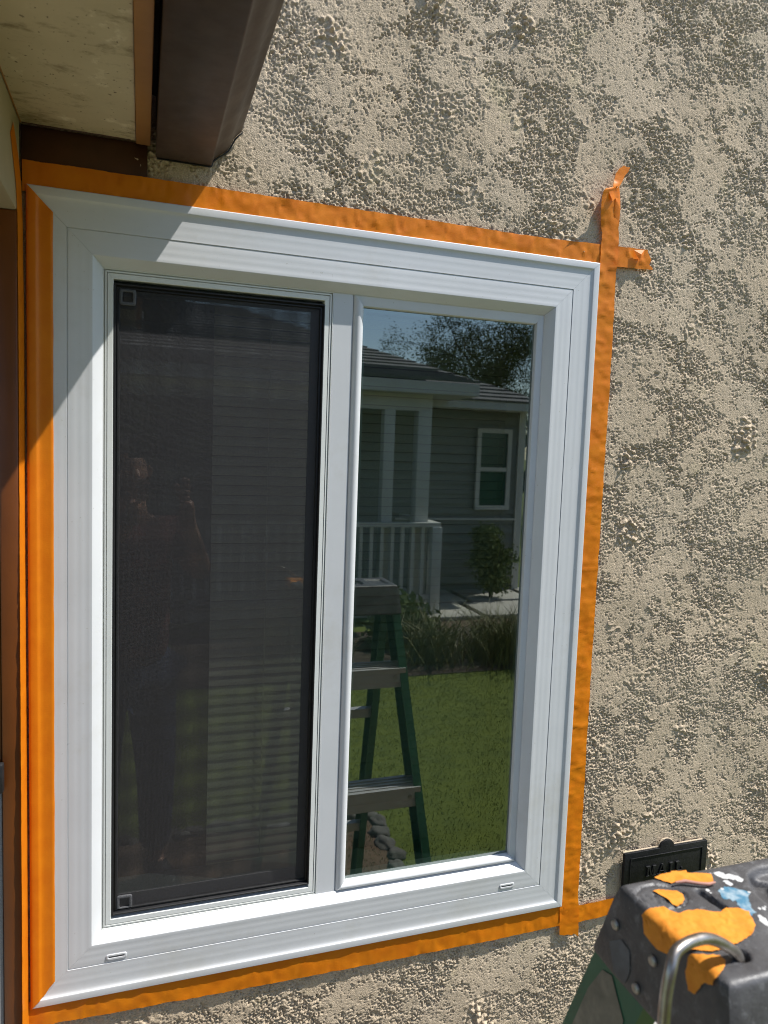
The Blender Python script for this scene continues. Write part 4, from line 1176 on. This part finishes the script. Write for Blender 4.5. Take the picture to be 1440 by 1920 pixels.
bal = MB().box(-.018, .018, -.018, .018, .251, Z0 - .521).build('baluster', M['housewhite'], None)
k = 0
xx = 2.52
while xx > -1.0:
    s = bal if k == 0 else bal.copy()
    if k: COL.objects.link(s)
    s.location = (xx, PY + .13, 0); hp(s, rlg); xx -= .115; k += 1
# its window
def house_window(x0, x1, z0, z1):
    w = .055
    f = MB().box(x0 - w, x1 + w, HY + .003, HY + .04, z1, z1 + w).box(x0 - w, x1 + w, HY + .003, HY + .045, z0 - w, z0).box(x0 - w, x0, HY + .003, HY + .04, z0, z1).box(x1, x1 + w, HY + .003, HY + .04, z0, z1)
    f.box(x0, x1, HY + .005, HY + .033, (z0 + z1) / 2 - .025, (z0 + z1) / 2 + .025)
    fo = hp(f.build('window', M['housewhite'], None))
    hp(MB().box(x0, x1, HY + .004, HY + .012, z0, z1).build('pane', M['greenpane'], None), fo)
house_window(3.70, 4.07, Z0 - .37, Z0 + .54)
house_window(-3.2, -2.2, Z0 - .37, Z0 + .54)

# trees beyond the house
def tree(x_, y_, h, spread, seed, label, leaves=7000, lean=0.0):
    r = random.Random(seed)
    root = empty('tree', (x_, y_, 0), label, 'tree', 'trees beyond the house across the lawn')
    mb = MB(); tips = []
    def grow(p, d_, L, rad, lev):
        pts = [p]; rads = [rad]
        n_ = 5
        for i in range(n_):
            d_ = (d_ + Vector((r.gauss(0, .20), r.gauss(0, .20), r.gauss(0.02, .14)))).normalized()
            p = p + d_ * L / n_
            pts.append(p); rads.append(rad * (1 - .11 * (i + 1)))
            if lev >= 1 and i >= 1 and lev < 4 and r.random() < .55:
                s_ = (d_ + Vector((r.gauss(0, .8), r.gauss(0, .8), r.gauss(.1, .45)))).normalized()
                grow(p, s_, L * r.uniform(.45, .7), rads[-1] * .68, lev + 1)
            if lev >= 2: tips.append((p, L))
        mb.tube(pts, rads, 7 if lev < 2 else 4, cap=False)
        if lev < 4:
            for k in range(2 if lev else 4):
                s_ = (d_ + Vector((r.gauss(0, .75), r.gauss(0, .75), r.gauss(.15, .35)))).normalized()
                grow(p, s_, L * r.uniform(.62, .82), rads[-1] * .80, lev + 1)
    grow(Vector((0, 0, 0)), Vector((lean, 0, 1)).normalized(), h * .34, spread * .055, 0)
    mb.build('trunk', M['bark'], root, smooth=60)
    def fn(rr):
        t, L = rr.choice(tips)
        return t + Vector((rr.gauss(0, .11), rr.gauss(0, .11), rr.gauss(0, .09))) * (spread / 3.2), None
    V, F = leaf_cloud(leaves, fn, .026, seed)
    raw('crown', V, F, M['leaf'], root)
tree(5.9, -13.6, 6.4, 3.8, 3, 'spreading tree with dark bare limbs, nearest behind the house roof', 34000)
tree(8.6, -15.5, 6.8, 3.8, 8, 'bushy spring tree to the right of the spreading one', 22000)
tree(5.9, -17.5, 4.9, 3.0, 14, 'smaller pale tree left of the spreading one', 24000)
tree(10.5, -19, 7.5, 4.0, 25, 'tall tree furthest right behind the house corner', 9000)
tree(6.6, -19.5, 6.5, 4.0, 33, 'dense tree standing furthest back in the row', 24000)

# ------------------------------------------------------------------ the person taking the picture
def skin_mesh(pts, edges, rad, mat, name, parent, root=0, sub=2):
    me = bpy.data.meshes.new(name)
    me.from_pydata(pts, edges, []); me.update()
    o = bpy.data.objects.new(name, me); COL.objects.link(o)
    md = o.modifiers.new('skin', 'SKIN')
    for i, r_ in enumerate(rad):
        r2 = r_ if hasattr(r_, '__len__') else (r_, r_)
        me.skin_vertices[0].data[i].radius = r2
        me.skin_vertices[0].data[i].use_root = (i == root)
    md.use_smooth_shade = True
    sd = o.modifiers.new('sub', 'SUBSURF'); sd.levels = sub; sd.render_levels = sub
    dg = bpy.context.evaluated_depsgraph_get(); dg.update()
    m2 = bpy.data.meshes.new_from_object(o.evaluated_get(dg))
    o.modifiers.clear(); o.data = m2
    m2.materials.clear(); m2.materials.append(mat)
    m2.polygons.foreach_set('use_smooth', [True] * len(m2.polygons))
    o.parent = parent
    return o
per = empty('person', (-0.36, -1.62, 0), 'person in dark red shirt and jeans holding up a phone to photograph the window', 'person')
per.rotation_euler = (0, 0, math.radians(-18))
# local: +y faces the wall
b = []; r_ = []; E_ = []
def jv(p, rad, link_to=None):
    b.append(p); r_.append(rad)
    if link_to is not None: E_.append((link_to, len(b) - 1))
    return len(b) - 1
pel = jv((0, 0, .95), (.118, .080)); s1 = jv((0, .0, 1.12), (.115, .080), pel); s2 = jv((0, .0, 1.30), (.145, .090), s1); s3 = jv((0, -.01, 1.42), (.12, .085), s2)
nk_ = jv((0, .0, 1.50), .055, s3); h1 = jv((0, .02, 1.575), (.068, .075), nk_); h2 = jv((0, .02, 1.66), (.076, .09), h1); h3 = jv((0, .01, 1.735), (.055, .065), h2)
for s in (-1, 1):
    sh = jv((s * .17, 0, 1.415), .062, s3); el = jv((s * .235, .16, 1.27), .045, sh); wr = jv((s * .10, .345, 1.50), .028, el); hd = jv((s * .085, .375, 1.575), (.032, .022), wr)
    hpj = jv((s * .095, 0, .88), .080, pel); kn = jv((s * .11, .03, .48), .050, hpj); an = jv((s * .12, .0, .09), .034, kn); tt = jv((s * .13, .13, .05), .028, an)
body = skin_mesh(b, E_, r_, M['skin'], 'body', per)
def chain(pts, rads, mat, nm, edges=None, root=0): return skin_mesh(pts, edges or [(i, i + 1) for i in range(len(pts) - 1)], rads, mat, nm, per, root)
chain([(0, 0, .84), (0, 0, 1.10), (0, 0, 1.30), (0, -.01, 1.43), (-.18, 0, 1.42), (-.225, .12, 1.31), (.18, 0, 1.42), (.225, .12, 1.31)], [(.185, .145), (.175, .135), (.185, .13), (.13, .095), .078, .066, .078, .066], M['shirt'], 'shirt', [(0, 1), (1, 2), (2, 3), (3, 4), (4, 5), (3, 6), (6, 7)])
chain([(0, 0, .95), (-.095, 0, .86), (-.11, .03, .48), (-.12, 0, .12), (.095, 0, .86), (.11, .03, .48), (.12, 0, .12)], [(.165, .12), .112, .080, .062, .112, .080, .062], M['jeans'], 'trousers', [(0, 1), (1, 2), (2, 3), (0, 4), (4, 5), (5, 6)])
for s in (-1, 1):
    chain([(s * .12, -.05, .055), (s * .122, .05, .058), (s * .132, .19, .045)], [(.048, .05), (.050, .052), (.042, .036)], M['black'], 'shoe')
chain([(0, -.03, 1.62), (0, -.01, 1.72), (0, .03, 1.765)], [(.075, .075), (.084, .088), (.05, .05)], M['hair'], 'hair')
for s in (-1, 1):                                  # fingers wrapped round the phone
    for k in range(4):
        z_ = 1.58 + k * .020
        chain([(s * .088, .382, z_ - .005), (s * .078, .402, z_), (s * .055, .408, z_ + .004)], [.010, .009, .008], M['skin'], 'finger')
    chain([(s * .080, .365, 1.565), (s * .060, .372, 1.60), (s * .042, .376, 1.63)], [.012, .011, .009], M['skin'], 'thumb')
nose = chain([(0, .105, 1.665), (0, .122, 1.640), (0, .112, 1.628)], [.008, .014, .010], M['skin'], 'nose')
for s in (-1, 1):
    chain([(s * .078, .015, 1.675), (s * .086, .005, 1.655), (s * .078, .010, 1.632)], [.008, .012, .008], M['skin'], 'ear')
ph = MB().box(-.078, .078, -.0045, .0045, -.037, .037).build('phone', M['black'], bevel=.004)
lens = MB().tube([(-.055, .0046, .018), (-.055, .0066, .018)], .009, 14).build('lens', M['iron'], ph)
pm = M4.copy(); 
ph.matrix_world = Matrix.Translation(Vector(EYE) - fwd * 0.030 + right * 0.055 + down * 0.018) @ Matrix((right, fwd, -down)).transposed().to_4x4()
tag(ph, 'black phone held up in both hands by the person', 'phone')
